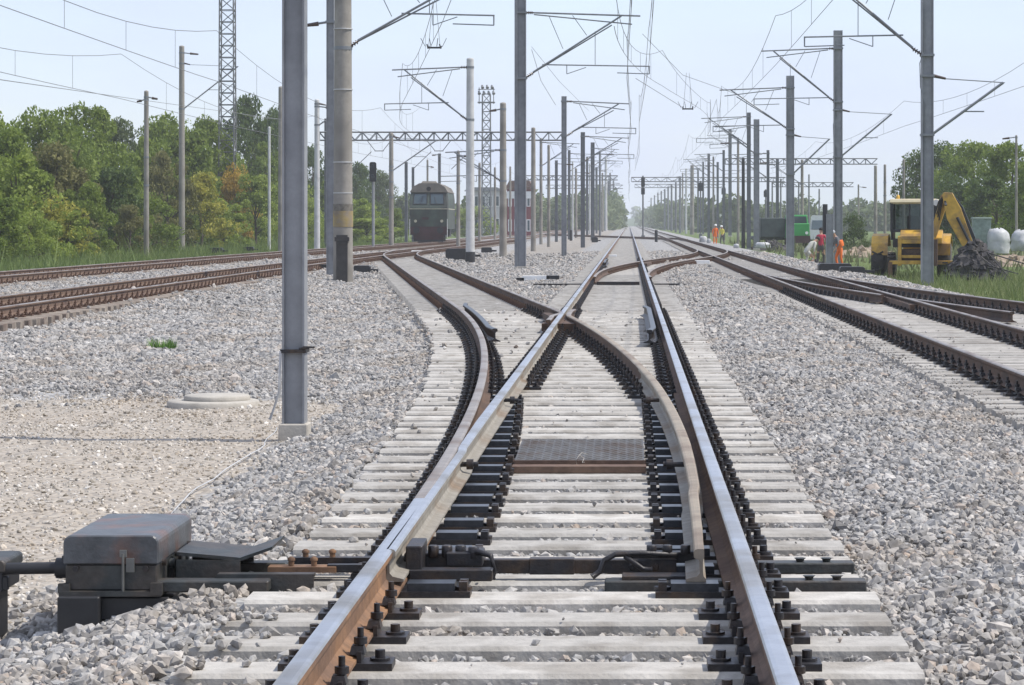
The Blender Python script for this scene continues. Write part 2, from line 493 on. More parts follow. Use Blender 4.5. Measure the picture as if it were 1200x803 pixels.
def slide_mesh(sgn):
    """slide chair: runs sgn-wards from the stock rail"""
    b = MB()
    b.box((sgn * .085, 0, .013), (.56, .15, .026))
    b.box((sgn * .20, 0, .043), (.20, .125, .034), 1)
    for u in (sgn * .335, sgn * -.152):
        b.cyl((u, 0, .026), (u, 0, .040), .036, n=8)
        b.cyl((u, 0, .040), (u, 0, .068), .018, n=6)
    b.box((sgn * .335, 0, .045), (.035, .11, .04))
    b.box((-sgn * .083, 0, .045), (.016, .13, .04))
    b.box((-sgn * .074, 0, .066), (.055, .075, .028), top=.75)
    b.cyl((-sgn * .083, 0, .06), (-sgn * .083, 0, .142), .0115, n=6)
    b.cyl((-sgn * .083, 0, .084), (-sgn * .083, 0, .108), .024, n=6)
    return b.mesh('slide_chair', [M['oiled'], M['oiled_blue']])
FAST, FAST_R = fastening_mesh('oiled'), fastening_mesh('rust_fast')
SLIDE_R, SLIDE_L = slide_mesh(1), slide_mesh(-1)

SLEEPER_BOXES = []   # (x0, x1, y) of everything the stones must avoid
RAIL_LINES = []      # functions, y range
def sleeper(parent, x0, x1, y, me=None, m='sleeper', fast=(), fm=None, yaw=0.0):
    L = x1 - x0
    o = link('sleeper', me or sleeper_mesh(L, m), parent, ((x0 + x1) / 2, y, random.uniform(-.006, .002)),
             (0, 0, yaw + random.uniform(-.003, .003)))
    for x, f in fast:
        link('slide_chair' if f in (SLIDE_L, SLIDE_R) else 'baseplate', f, o, (x - (x0 + x1) / 2, random.uniform(-.006, .006), 0), (0, 0, random.uniform(-.02, .02)))
    SLEEPER_BOXES.append((x0, x1, y))
    return o
def sleeper_run(parent, xf, ys, L=2.6, m='sleeper_old', fm='rust_fast', name='sleepers', withfast=True):
    """far sleepers, too fine to pick apart: one mesh"""
    b = MB()
    for y in ys:
        x = float(xf(y)); h = L / 2
        b.box((x, y, -.06), (L, .27, .12), 0, top=1, topy=.8)
        if withfast:
            for s in (-HG, HG):
                for q in (-.09, .09):
                    b.box((x + s + q, y, .055), (.09, .13, .11), 1, top=.6)
    o = b.build(name, [M[m], M[fm]], parent)
    o['kind'] = 'stuff'
    return o

# ---------------------------------------------------------------- the near turnout
t1 = empty('railway_turnout', (0, 0, 0), label='railway turnout in front of the camera with bright straight rails and concrete bearers', cat='turnout')
E1 = 58.0
def xl_stock(Y): return XM - HG - cross(Y - T1, DL)
def xr_clos(Y): return XM + HG - cross(Y - T1, DL)
BR = 25.0   # heel of the blades
rail(t1, lambda y: XM + HG, 5.6, E1, ('rust_line', 'steel_top'), label='straight right stock rail, worn bright on top')
pts = [(float(xl_stock(y)), y) for y in ypts(5.6, E1)]
# left stock rail: bright until the straight blade takes over, dull where the branch leaves
i_sw = next(i for i, q in enumerate(pts) if q[1] >= 13.0)
sweep(pts[:i_sw + 1], PROF, .028, [M['rust'], M['steel_top']], 'rail', t1, label='left stock rail, bright top and orange rusty web')
sweep(pts[i_sw:], PROF, .028, [M['rust_dark'], M['steel_dull']], 'rail', t1, label='left stock rail bending away to the left, dull brown')
# straight blade (closed) and its closure rail, running through the crossing
ys = ypts(T1 + .55, BR, .3)
prof = []; bx = []; bz = []
for y in ys:
    o = float(cross(y - T1, DL))
    wl = min(1.0, max(.10, o / .1 - .0)); prof.append(blade_prof(wl * .98, 1.0)); bx.append((XM - HG + (.0 if o > .05 else .012), y))
    bz.append(.062)
sweep(bx, prof, bz, [M['rust_pale'], M['steel_top']], 'switch_blade', t1, label='straight switch blade lying against the left stock rail')
rail(t1, lambda y: XM - HG, BR, E1, ('rust_pale', 'steel_top'), label='straight left rail running through the crossing')
# curved blade (open)
ys = ypts(T1 + .55, BR, .3)
prof = []; bx = []
for y in ys:
    s = y - T1
    op = .165 * max(0.0, 1 - s / 13.0) ** 1.5
    wr = min(1.0, max(.22, s / 6.0))
    prof.append(blade_prof(1.0, wr)); bx.append((float(xr_clos(y)) - op - .012 * (s < 3), y))
sweep(bx, prof, .062, [M['rust_pale'], M['steel_brown']], 'switch_blade', t1, label='curved switch blade standing open from the right stock rail')
rail(t1, xr_clos, BR, 39.1, ('rust_dark', 'steel_brown'), label='curved closure rail bending left to the crossing')
rail(t1, xr_clos, 40.6, E1, ('rust_dark', 'steel_dull'), label='branch rail beyond the crossing')
# crossing: casting, wing rails, point
cx = XM - HG
b = MB()
b.prism([(cx - .22, 37.6), (cx + .26, 37.6), (cx + .13, 39.9), (cx - .02, 42.3), (cx - .36, 42.3), (cx - .13, 39.9)], 'z', .03, .135)
b.build('crossing_casting', M['rust_dark'], t1)
fy = 39.85
def wing(xs):
    return sweep([(x, y) for x, y in xs], PROF, .027, [M['rust_dark'], M['steel_dull']], 'wing_rail', t1)
wing([(float(xr_clos(39.1)), 39.1), (cx + .12, 39.7), (cx + .113, 40.4), (cx + .116, 41.4), (cx + .15, 42.1)])
wing([(cx - .12, 37.4), (cx - .113, 38.4), (cx - .12, 39.3), (float(xr_clos(40.6)), 40.6)])
# check rails with flared ends
def check(xf, a, b, side, name='check_rail'):
    q = []
    for y in ypts(a, b, .4):
        fl = max(0, 1 - (y - a) / .9, 1 - (b - y) / .9)
        q.append((float(xf(y)) + side * (.155 + .06 * fl), y))
    return sweep(q, PROF, .038, [M['oiled'], M['oiled_blue']], name, t1)
check(lambda y: XM + HG, 33.6, 43.5, -1)
check(xl_stock, 34.0, 45.0, 1)
# sleepers and long bearers
pitch = 0.6
SL_Y = [9.27 + pitch * k for k in range(-6, 200)]
std = sleeper_mesh(2.62)
for y in SL_Y:
    if y > 47.5: break
    o = float(cross(y - T1, DL))
    x0 = XM - HG - .58 - o + random.uniform(-.03, .03) * (y > 9)
    x1 = 1.035 + random.uniform(-.012, .012)
    f = []
    fa = FAST if y > 10.2 else FAST
    xs, xb = XM - HG - o, XM + HG - o
    if y < 10.9:
        f += [(xs, FAST), (XM + HG, FAST)]
    elif y < 23.2:
        f += [(xs, SLIDE_R), (XM + HG, SLIDE_L)]
        if o > .33: f += [(XM - HG, FAST)]
    else:
        f += [(XM + HG, FAST), (xs, FAST)]
        if o < .33: f += [(xb, FAST)]
        else:
            f += [(xb, FAST), (XM - HG, FAST)] if abs(xb - XM + HG) > .3 else [(XM - HG, FAST)]
    sleeper(t1, x0, x1, y, fast=f)
rest = [y for y in SL_Y if 47.5 < y < E1]
sleeper_run(t1, lambda y: XM, rest, m='sleeper', fm='oiled')
sleeper_run(t1, xL, rest, m='sleeper', fm='rust_fast')

# drive rods, stretcher, mounting bars at the toes
for y in (11.37, 11.97):
    b = MB(); b.box((.46, y, .004), (1.13, .11, .05), 0)
    for x in (.78, .90): b.cyl((x, y, .029), (x, y, .046), .022, n=6)
    b.build('mounting_bar', [M['machine']], t1, bevel=.006)
    b = MB(); b.box((-1.83, y, .004), (.55, .11, .05), 0); b.build('mounting_bar', [M['machine']], t1, bevel=.006)
b = MB(); b.box((-.30, 11.62, .055), (1.02, .055, .062))
for k in range(9): b.cyl((-.72 + .105 * k, 11.59, .055), (-.72 + .105 * k, 11.578, .055), .014, n=6)
b.box((-.34, 11.615, .056), (.20, .075, .07))
b.build('stretcher_bar', [M['oiled']], t1, bevel=.004)
b = MB(); b.box((-.84, 11.62, .075), (.30, .13, .085)); b.box((-.72, 11.58, .10), (.16, .20, .06))
b.box((-.93, 11.5, .10), (.07, .30, .15)); b.box((-.77, 11.38, .05), (.36, .10, .05))
for x, y in ((-.86, 11.55), (-.80, 11.55), (-.74, 11.55), (-.68, 11.5)):
    b.cyl((x, y, .10), (x, y, .155), .026, n=6)
b.tube([(-.72, 11.52, .12), (-.66, 11.48, .135), (-.60, 11.45, .12), (-.585, 11.44, .05), (-.59, 11.43, .02)], .015)
b.build('blade_lock', [M['oiled']], t1, bevel=.006)
b = MB(); b.tube([(.22, 11.60, .105), (.05, 11.56, .118), (-.06, 11.54, .115), (-.11, 11.53, .09), (-.125, 11.52, .045), (-.16, 11.51, .02)], .014, 7)
b.tube([(-.02, 11.55, .108), (.06, 11.55, .05), (.10, 11.56, .045)], .014, 6)
b.box((.16, 11.66, .09), (.32, .055, .05)); b.box((.14, 11.40, .03), (.34, .12, .035))
for x in (.10, .17, .25): b.cyl((x, 11.60, .11), (x, 11.60, .15), .024, n=6)
b.build('blade_link', [M['oiled']], t1, bevel=.004)
# heel bolts on the blades
b = MB()
for y in (15.7, 21.4):
    xb = float(xr_clos(y)) - .165 * max(0, 1 - (y - T1) / 13) ** 1.5
    b.cyl((xb - .02, y, .13), (xb - .15, y, .13), .017, n=6); b.cyl((xb - .09, y, .13), (xb - .13, y, .13), .034, n=6)
    b.cyl((XM - HG + .01, y, .13), (XM - HG + .13, y, .13), .017, n=6); b.cyl((XM - HG + .06, y, .13), (XM - HG + .10, y, .13), .034, n=6)
b.build('blade_stop', M['oiled'], t1)

# hollow steel bearer between the rails (ribbed front, rusty foot angle)
cv = empty('cover_plate', (-.32, 17.0, 0), label='dark ribbed steel cover plate with a rusty front angle lying between the two rails', cat='cover plate')
tilt = R(1.6)
CP = mat('chequer_steel', (.10, .096, .092), .55, .3, .3, 9, .001, 60, col2=(.075, .055, .042), c2scale=4)
b = MB(); b.box((0, .62, .0), (.84, 1.24, .012)); b.build('plate', CP, cv, (0, 0, .030), (tilt, 0, 0))
b = MB()
for j in range(11):
    for k in range(15):
        x = -.385 + k * .055 + (.0 if j % 2 else .0); y = .07 + j * .112
        b.box((x, y, .0085), (.012, .10, .006), rz=R(-28), top=.6)
o = b.build('rib', CP, cv, (0, 0, .030), (tilt, 0, 0)); o['kind'] = 'stuff'
b = MB(); b.box((0, .0, .012), (.86, .012, .05)); b.box((0, -.24, .008), (.86, .44, .010)); b.box((0, -.465, .02), (.86, .012, .04))
b.build('foot_angle', M['rust_line'], cv)
b = MB(); b.tube([(-.015, -.1, .02), (-.02, -.10, .05), (.0, -.06, .075), (.03, -.05, .055), (.02, -.1, .03), (.035, -.12, .035)], .002, 5)
b.tube([(.0, -.06, .075), (.015, .02, .085), (.05, .05, .07)], .0018, 5)
b.build('wire_tie', M['concrete'], cv)

# ---------------------------------------------------------------- turnout further off, opening to the right
t2 = empty('railway_turnout', (0, 0, 0), label='farther turnout on the straight track, its branch curving off to the right', cat='turnout')
E2 = 112.0
rail(t2, lambda y: XM - HG, E1 + .02, E2, ('rust_line', 'steel_top'))
rail(t2, lambda y: XM + HG, E1 + .02, E2, ('rust_line', 'steel_top'))
def xr2(y): return XM + HG + cross(y - T2, DR) + (.0)
def xl2(y): return XM - HG + cross(y - T2, DR)
rail(t2, lambda y: xr2(y) + .005 + .10 * (y < 71) * (71 - y) / 4, T2 + .6, E2, ('rust_dark', 'steel_dull'), z0=.026, label='curved branch rail leaving to the right')
rail(t2, lambda y: xl2(y) + .10 * max(0, 1 - (y - T2) / 12) + .05, T2 + .6, 95.6, ('rust_dark', 'steel_dull'), z0=.026, name='switch_blade')
rail(t2, xl2, 97.2, E2, ('rust_dark', 'steel_dull'), z0=.026)
def xRm(y): return (XM + xR(y)) / 2
ys = list(np.arange(E1 + .3, E2, .6))
sleeper_run(t2, lambda y: XM, [y for y in ys], m='sleeper', fm='oiled')
sleeper_run(t2, lambda y: xR(y) + .004, [y + .3 for y in ys if y > 80], m='sleeper', fm='rust_fast')
b = MB(); b.box((XM, 67.2, .02), (1.1, .12, .12)); b.box((-1.75, 67.3, .0), (1.4, .10, .06)); b.box((1.1, 67.3, .0), (.9, .10, .06))
b.build('stretcher_bar', M['oiled'], t2)
b = MB()
q = []
for y in ypts(92, 101, 1):
    fl = max(0, 1 - (y - 92) / .9, 1 - (101 - y) / .9); q.append((XM - HG + .155 + .06 * fl, y))
sweep(q, PROF, .036, [M['oiled'], M['oiled_blue']], 'check_rail', t2)
b = MB(); b.prism([(.66, 94.5), (.28, 94.5), (.42, 99.2), (.86, 99.2)], 'z', .03, .13); b.build('crossing_casting', M['rust_dark'], t2)

# main track beyond
tm = empty('railway_track', (0, 0, 0), label='straight main track running on to the vanishing point beyond the turnouts', cat='railway track')
for s in (-HG, HG):
    rail(tm, lambda y, s=s: XM + s, E2 + .02, 1500, ('rust_line', 'steel_top'))
sleeper_run(tm, lambda y: XM, np.arange(E2 + .3, 300, .6), m='sleeper', fm='rust_fast', withfast=False)

# left crossover
tl = empty('railway_track', (0, 0, 0), label='rusty connecting track slanting left from the near crossing to the left lines', cat='railway track')
for s in (-HG, HG):
    rail(tl, lambda y, s=s: xL(y) + s, E1 + .02, 143.5, ('rust_dark', 'steel_dull'), z0=.024)
sleeper_run(tl, xL, np.arange(E1 + .3, 133, .6), m='sleeper', fm='rust_fast')
# right crossover
tr_ = empty('railway_track', (0, 0, 0), label='short dark connecting track between the farther turnout and the right hand line', cat='railway track')
for s in (-HG, HG):
    rail(tr_, lambda y, s=s: xR(y) + s, E2 + .02, 141.5, ('rust_dark', 'steel_dull'), z0=.024)
sleeper_run(tr_, lambda y: xR(y), np.arange(E2 + .3, 130, .6), m='sleeper', fm='rust_fast')

# left lines A and B
def line(xf, a, b, n0, n1, label, mats, m='sleeper_old', fm=None, fast=None):
    t = empty('railway_track', (0, 0, 0), label=label, cat='railway track')
    for s in (-HG, HG):
        rail(t, lambda y, s=s: xf(y) + s, a, b, mats, fine=1.0)
    me = sleeper_mesh(2.6, m)
    for y in np.arange(n0, n1, .6):
        x = float(xf(y))
        sleeper(t, x - 1.3, x + 1.3, y, me, fast=[(x - HG, fast), (x + HG, fast)])
    sleeper_run(t, xf, np.arange(n1, 240, .6), m=m, fm='rust_fast')
    return t
line(xA, 14, 1500, 22, 92, 'nearer of the two rusty lines on the left, two brown rails above dark sleepers', ('rust_line', 'steel_dull'), fast=FAST_R)
line(xB, 30, 1500, 52, 106, 'outer rusty line on the left running along the grass verge', ('rust_line', 'steel_dull'), fast=FAST_R)
# right line with its own turnout
tc = line(lambda y: XC + 0 * y, 4, 1500, 5.3, 60, 'right hand line of dark rails with a turnout opening towards the camera', ('rust_dark', 'steel_dull'), m='sleeper_mid', fast=FAST)
rail(tc, lambda y: xD(y) + HG, 12, TD - 1, ('rust_dark', 'steel_dull'), z0=.022, label='outermost branch rail on the far right')
rail(tc, lambda y: xD(y) - HG, 51, TD - 1, ('rust_dark', 'steel_dull'), z0=.022, label='branch rail running up to the crossing')
rail(tc, lambda y: xD(y) - HG, 41.0, 48.2, ('rust_dark', 'steel_dull'), z0=.022, label='short length of branch rail with a cut end')
me = sleeper_mesh(2.6, 'sleeper_mid')
for y in np.arange(14.4, 52, .6):
    x = float(xD(y))
    if x - 1.3 > XC + 1.32:
        sleeper(tc, x - 1.3, x + 1.3, y, me, fast=[(x + HG, FAST)])
    else:
        sleeper(tc, XC + 1.31, x + 1.3, y, None, 'sleeper_mid', fast=[(x + HG, FAST)])
sleeper_run(tc, lambda y: xD(y) + .01, np.arange(52.2, 74, .6), m='sleeper_mid', fm='oiled')
b = MB(); b.prism([(5.02, 51.8), (5.26, 51.8), (5.55, 46.5), (4.98, 46.5), (5.02, 49)], 'z', .03, .13); b.build('crossing_casting', M['rust_dark'], tc)
# far cross-tracks between the lines
tf = empty('railway_track', (0, 0, 0), label='far off connecting track crossing the main line near the vanishing point', cat='railway track')
def xF(y): return np.interp(y, [226, 250, 330, 352], [XC, XC - .6, -9.2, -10.5])
for s in (-HG, HG):
    rail(tf, lambda y, s=s: xF(y) + s, 226, 352, ('rust_dark', 'rust_dark'), z0=.034)
# ---------------------------------------------------------------- ballast stones (instances on points)
def stone_mesh(name, seed, m, flat=.7):
    r = np.random.default_rng(seed)
    bm = bmesh.new()
    bmesh.ops.create_icosphere(bm, subdivisions=1, radius=1.0)
    # chop with a few random planes to get the facets of crushed rock
    for k in range(7):
        nrm = Vector(r.normal(size=3)).normalized(); d = r.uniform(.45, .8)
        for v in bm.verts:
            t = v.co.dot(nrm)
            if t > d: v.co -= nrm * (t - d)
    for v in bm.verts:
        v.co *= 1 + r.uniform(-.06, .06)
        v.co.x *= 1.12; v.co.y *= .9; v.co.z *= flat
    me = bpy.data.meshes.new(name); bm.to_mesh(me); bm.free()
    me.materials.append(m)
    return me

def stone_mat(name, stops):
    m = bpy.data.materials.new(name); m.use_nodes = True
    n, l = m.node_tree.nodes, m.node_tree.links
    p = n['Principled BSDF']; p.inputs['Roughness'].default_value = .9; p.inputs['Specular IOR Level'].default_value = .25
    oi = n.new('ShaderNodeObjectInfo')
    q = n.new('ShaderNodeValToRGB'); e = q.color_ramp.elements
    e[0].position, e[0].color = stops[0][0], (*stops[0][1], 1)
    e[1].position, e[1].color = stops[-1][0], (*stops[-1][1], 1)
    for pos, c in stops[1:-1]:
        k = e.new(pos); k.color = (*c, 1)
    l.new(oi.outputs['Random'], q.inputs[0])
    g = n.new('ShaderNodeNewGeometry'); nz = n.new('ShaderNodeTexNoise'); nz.inputs['Scale'].default_value = 38; nz.inputs['Detail'].default_value = 3
    l.new(g.outputs['Position'], nz.inputs['Vector'])
    mr = n.new('ShaderNodeMapRange'); mr.inputs[1].default_value = .3; mr.inputs[2].default_value = .7; mr.inputs[3].default_value = .72; mr.inputs[4].default_value = 1.25
    l.new(nz.outputs['Fac'], mr.inputs[0])
    mx = n.new('ShaderNodeVectorMath'); mx.operation = 'SCALE'
    l.new(q.outputs[0], mx.inputs[0]); l.new(mr.outputs[0], mx.inputs[3])
    # broad patches of dust and rust washed over the bed
    nb = n.new('ShaderNodeTexNoise'); nb.inputs['Scale'].default_value = .9; nb.inputs['Detail'].default_value = 5
    l.new(g.outputs['Position'], nb.inputs['Vector'])
    rb = n.new('ShaderNodeMapRange'); rb.inputs[1].default_value = .45; rb.inputs[2].default_value = .72; rb.inputs[4].default_value = .95
    l.new(nb.outputs['Fac'], rb.inputs[0])
    mw = n.new('ShaderNodeMix'); mw.data_type = 'RGBA'; mw.blend_type = 'MULTIPLY'; l.new(rb.outputs[0], mw.inputs[0]); l.new(mx.outputs[0], mw.inputs[6]); mw.inputs[7].default_value = (.93, .85, .76, 1)
    l.new(mw.outputs[2], p.inputs['Base Color'])
    return m
SM = stone_mat('crushed_rock', [(0, (.17, .163, .155)), (.12, (.25, .241, .231)), (.4, (.325, .315, .30)), (.7, (.385, .372, .354)), (.86, (.44, .418, .39)), (.93, (.35, .295, .25)), (1, (.55, .53, .50))])
PM = stone_mat('sandy_pebble', [(0, (.22, .193, .155)), (.4, (.39, .355, .305)), (.8, (.53, .495, .445)), (1, (.65, .62, .57))])

def stone_collection(name, m, k, seed, flat):
    c = bpy.data.collections.new(name)
    for i in range(k):
        c.objects.link(bpy.data.objects.new('stone', stone_mesh('stone', seed + i, m, flat)))
    return c
M['sheet'] = mat('dull_plastic_sheet', (.50, .50, .50), .55, 0, .15, 3, .03, 3, col2=(.36, .36, .36))
COL_ST = stone_collection('crushed_rock_shapes', SM, 9, 100, .78)
COL_PB = stone_collection('pebble_shapes', PM, 5, 300, .6)

def scatter(name, pts, scl, coll, ncoll, label, seed):
    r = np.random.default_rng(seed)
    k = len(pts)
    me = bpy.data.meshes.new(name)
    me.vertices.add(k); me.vertices.foreach_set('co', np.asarray(pts, np.float32).ravel())
    rot = r.uniform(-math.pi, math.pi, (k, 3)); rot[:, 0] *= .3; rot[:, 1] *= .3
    a = me.attributes.new('turn', 'FLOAT_VECTOR', 'POINT'); a.data.foreach_set('vector', rot.astype(np.float32).ravel())
    a = me.attributes.new('size', 'FLOAT', 'POINT'); a.data.foreach_set('value', np.asarray(scl, np.float32))
    a = me.attributes.new('pick', 'INT', 'POINT'); a.data.foreach_set('value', r.integers(0, ncoll, k).astype(np.int32))
    o = link(name, me)
    tag(o, label, kind='stuff')
    g = bpy.data.node_groups.new(name, 'GeometryNodeTree')
    g.interface.new_socket('Geometry', in_out='INPUT', socket_type='NodeSocketGeometry')
    g.interface.new_socket('Geometry', in_out='OUTPUT', socket_type='NodeSocketGeometry')
    gi, go = g.nodes.new('NodeGroupInput'), g.nodes.new('NodeGroupOutput')
    ci = g.nodes.new('GeometryNodeCollectionInfo'); ci.inputs['Collection'].default_value = coll
    ci.inputs['Separate Children'].default_value = True; ci.inputs['Reset Children'].default_value = True
    ip = g.nodes.new('GeometryNodeInstanceOnPoints'); ip.inputs['Pick Instance'].default_value = True
    def na(nm, t):
        q = g.nodes.new('GeometryNodeInputNamedAttribute'); q.data_type = t; q.inputs['Name'].default_value = nm; return q.outputs['Attribute']
    er = g.nodes.new('FunctionNodeEulerToRotation')
    g.links.new(na('turn', 'FLOAT_VECTOR'), er.inputs[0])
    g.links.new(gi.outputs[0], ip.inputs['Points'])
    g.links.new(ci.outputs[0], ip.inputs['Instance'])
    g.links.new(na('pick', 'INT'), ip.inputs['Instance Index'])
    g.links.new(er.outputs[0], ip.inputs['Rotation'])
    g.links.new(na('size', 'FLOAT'), ip.inputs['Scale'])
    g.links.new(ip.outputs[0], go.inputs[0])
    md = o.modifiers.new('scatter', 'NODES'); md.node_group = g
    return o

# what is already there: sleepers by row
SB = np.array(SLEEPER_BOXES)
RAILS_NEAR = [(lambda y: XM + HG, 0, 60), (lambda y: XM - HG, 0, 60), (xl_stock, 0, 60), (xr_clos, 11, 60), (lambda y: XC - HG + 0 * y, 4, 90), (lambda y: XC + HG + 0 * y, 4, 90),
              (lambda y: xD(y) + HG, 12, 78), (lambda y: xD(y) - HG, 41, 78), (lambda y: xA(y) - HG, 30, 99), (lambda y: xA(y) + HG, 30, 99), (lambda y: xB(y) - HG, 45, 99), (lambda y: xB(y) + HG, 45, 99)]
def over_sleeper(x, y):
    hit = np.zeros(len(x), bool)
    order = np.argsort(SB[:, 2]); S = SB[order]
    for dx in range(-2, 3):
        pass
    # rows are .6 apart: test the sleepers whose centre is within .2 m
    lo = np.searchsorted(S[:, 2], y - .165); hi = np.searchsorted(S[:, 2], y + .165)
    mx = int((hi - lo).max()) if len(x) else 0
    for k in range(mx):
        i = np.minimum(lo + k, len(S) - 1)
        ok = (lo + k) < hi
        hit |= ok & (x > S[i, 0] - .02) & (x < S[i, 1] + .015)
    return hit
def near_rail(x, y, d=.085):
    hit = np.zeros(len(x), bool)
    for f, a, b in RAILS_NEAR:
        hit |= (np.abs(x - f(y)) < d) & (y > a) & (y < b)
    return hit
def in_bearers(x, y):
    o = cross(y - T1, DL)
    return (x > XM - HG - o - .62) & (x < 1.05) & (y < 47.6)

def stones(y0, y1, dens, size, seed, xl=None, xr=None):
    r = np.random.default_rng(seed)
    a = -.247 * y1 - 2.2
    b_ = .157 * y1 + 2.2
    k = int((b_ - a) * (y1 - y0) * dens)
    x = r.uniform(a, b_, k); y = r.uniform(y0, y1, k)
    inside = (x > -.247 * y - np.where(y < 34, 2.0, .6)) & (x < .157 * y + np.where(y < 34, 2.2, .6))
    sa, gr, ea = zones(x, y)
    jit = r.uniform(0, 1, k)
    keep = inside & (sa < .12 + .88 * jit ** 4 * (.35 + .65 * (wob(x, y, 1.3, 4) > .1))) & (gr < .5 * jit) & (ea < .6 * jit)
    keep &= ~((y > 47.5) & (np.abs(x - XM) < 1.22)) & ~((y > 58) & (np.abs(x - xL(y)) < 1.22) & (r.uniform(0, 1, k) < .9)) & ~((y > 60) & (np.abs(x - XC) < 1.2) & (r.uniform(0, 1, k) < .8))
    x, y = x[keep], y[keep]
    ov = over_sleeper(x, y); nr = near_rail(x, y); brg = in_bearers(x, y)
    ends = ov & (x < -1.35) & (y < 11.6) & (r.uniform(0, 1, len(x)) < np.clip((-1.30 - x) * 1.1, 0, .75) * np.clip((11.2 - y) / 1.0, 0, 1)) & (wob(x, y, 2.2) > -.4)
    cend = ov & (x > 2.9) & (x < 3.45) & (r.uniform(0, 1, len(x)) < .85 * np.clip((3.35 - x) / .35, 0, 1))
    stray = ov & (r.uniform(0, 1, len(x)) < .010) & ~nr
    keep = (~ov & ~nr) | ends | stray | cend
    x, y, ov, brg = x[keep], y[keep], ov[keep], brg[keep]
    s = size * np.exp(r.normal(0, .34, len(x)))
    s = np.where(ov & (x > -1.3), s * .4, s)
    s = np.where(brg & ~ov, s * .80, s)
    z = gz(x, y) + r.uniform(-.006, .020, len(x))
    z = np.where(ov, .012, z)
    z = z + (y > 50) * r.uniform(-.01, .03, len(x))
    crib = brg & ~ov
    z = np.where(crib, -.042 + r.uniform(-.018, .012, len(x)) + .012 * wob(x, y, 3), z)
    return np.stack([x, y, z], 1), s
bands = [(6.5, 13, 980, .0235), (13, 22, 860, .0235), (22, 34, 560, .0265), (34, 50, 300, .036), (50, 76, 190, .036), (76, 105, 85, .046), (105, 150, 30, .060)]
PT, SZ = [], []
for i, (a, b_, d, s) in enumerate(bands):
    q, sz = stones(a, b_, d, s, 40 + i)
    PT.append(q); SZ.append(sz)
scatter('ballast', np.concatenate(PT), np.concatenate(SZ), COL_ST, 9, 'loose grey crushed rock ballast heaped around the sleepers', 5)
# pebbles on the sand
r = np.random.default_rng(77)
k = 42000
y = r.uniform(8, 29, k); x = -2.6 - r.uniform(0, 5.0, k)
sa, gr, ea = zones(x, y)
keep = (x > -.247 * y - 1.8) & (sa > .35 * r.uniform(0, 1, k) ** .5) & (wob(x, y, 1.6, 2) + .8 * wob(x, y, .5, 1) > r.uniform(-1.6, .9, k))
x, y = x[keep], y[keep]
scatter('pebbles', np.stack([x, y, gz(x, y) + .002], 1), .0125 * np.exp(r.normal(0, .42, len(x))), COL_PB, 5, 'pale pebbles strewn over the sandy patch', 6)

# ---------------------------------------------------------------- point machine by the near turnout
pm = empty('point_machine', (-2.23, 11.3, 0), label='black point machine box with a reddish stained lid left of the near turnout', cat='point machine')
def lidpoly(w_, h, r_):
    q = [(-w_, 0), (w_, 0)]
    for k in range(5):
        a = math.pi / 2 * k / 4; q.append((w_ - r_ + r_ * math.cos(a), h - r_ + r_ * math.sin(a)))
    for k in range(5):
        a = math.pi / 2 + math.pi / 2 * k / 4; q.append((-w_ + r_ + r_ * math.cos(a), h - r_ + r_ * math.sin(a)))
    return q
b = MB(); b.prism(lidpoly(.205, .125, .035), 'y', 0, .86); b.build('lid', M['machine_lid'], pm, (0, 0, .102), bevel=.006)
for y in (.14, .70):
    b = MB(); b.box((-.215, y, .105), (.03, .10, .045)); b.cyl((-.225, y - .06, .105), (-.225, y + .06, .105), .012, n=6); b.build('hinge', M['machine'], pm)
for y in (.15, .35, .55, .75):
    b = MB(); b.box((.205, y, .045), (.016, .03, .10), top=.7); b.build('case_rib', M['machine'], pm)
b = MB(); b.box((0, .43, .045), (.395, .84, .112)); b.build('case', M['machine'], pm, bevel=.006)
b = MB(); b.box((0, .43, -.022), (.44, .90, .022)); b.box((.20, -.012, -.0), (.05, .03, .05)); b.box((-.20, .0, 0), (.05, .03, .04))
for x in (-.19, .19):
    for y in (.02, .84): b.cyl((x, y, -.012), (x, y, .02), .018, n=6)
b.build('flange', M['machine'], pm)
b = MB(); b.box((-.13, .1, -.12), (.18, .30, .18)); b.box((.10, .16, -.09), (.30, .30, .10)); b.box((0, .72, -.12), (.40, .22, .18)); b.build('bracket', M['black'], pm, bevel=.006)
b = MB(); b.cyl((.055, -.012, -.03), (.055, -.012, .15), .006, n=6); b.box((.055, -.006, .15), (.03, .012, .03)); b.box((.085, -.004, .10), (.035, .012, .06)); b.build('latch', mat('worn_bar', (.16, .16, .15), .5, .4), pm)
for k, y in enumerate((.10, .42, .74)):
    b = MB(); b.cyl((.205, y, .10), (.222, y, .10), .017, n=6); b.build('lid_bolt', M['oiled'], pm)
for x in (-.15, .15):
    b = MB(); b.cyl((x, -.012, .085), (x, .0, .085), .014, n=6); b.build('lid_bolt', M['oiled'], pm)
b = MB(); b.tube([(.10, .86, .02), (.14, .95, -.02), (.05, 1.1, -.12), (-.05, 1.3, -.22)], .016, 6); b.build('cable', M['black'], pm)
b = MB(); b.cyl((.20, .30, .07), (.225, .30, .07), .022, n=8); b.cyl((.20, .5, .03), (.235, .5, .03), .03, n=8); b.build('keyhole_cap', M['machine'], pm)
b = MB(); b.cyl((-.19, .10, .075), (-.255, .10, .075), .045, n=10); b.cyl((-.24, .10, .075), (-.50, .09, .072), .026, n=8)
b.build('cable_entry', M['black'], pm)
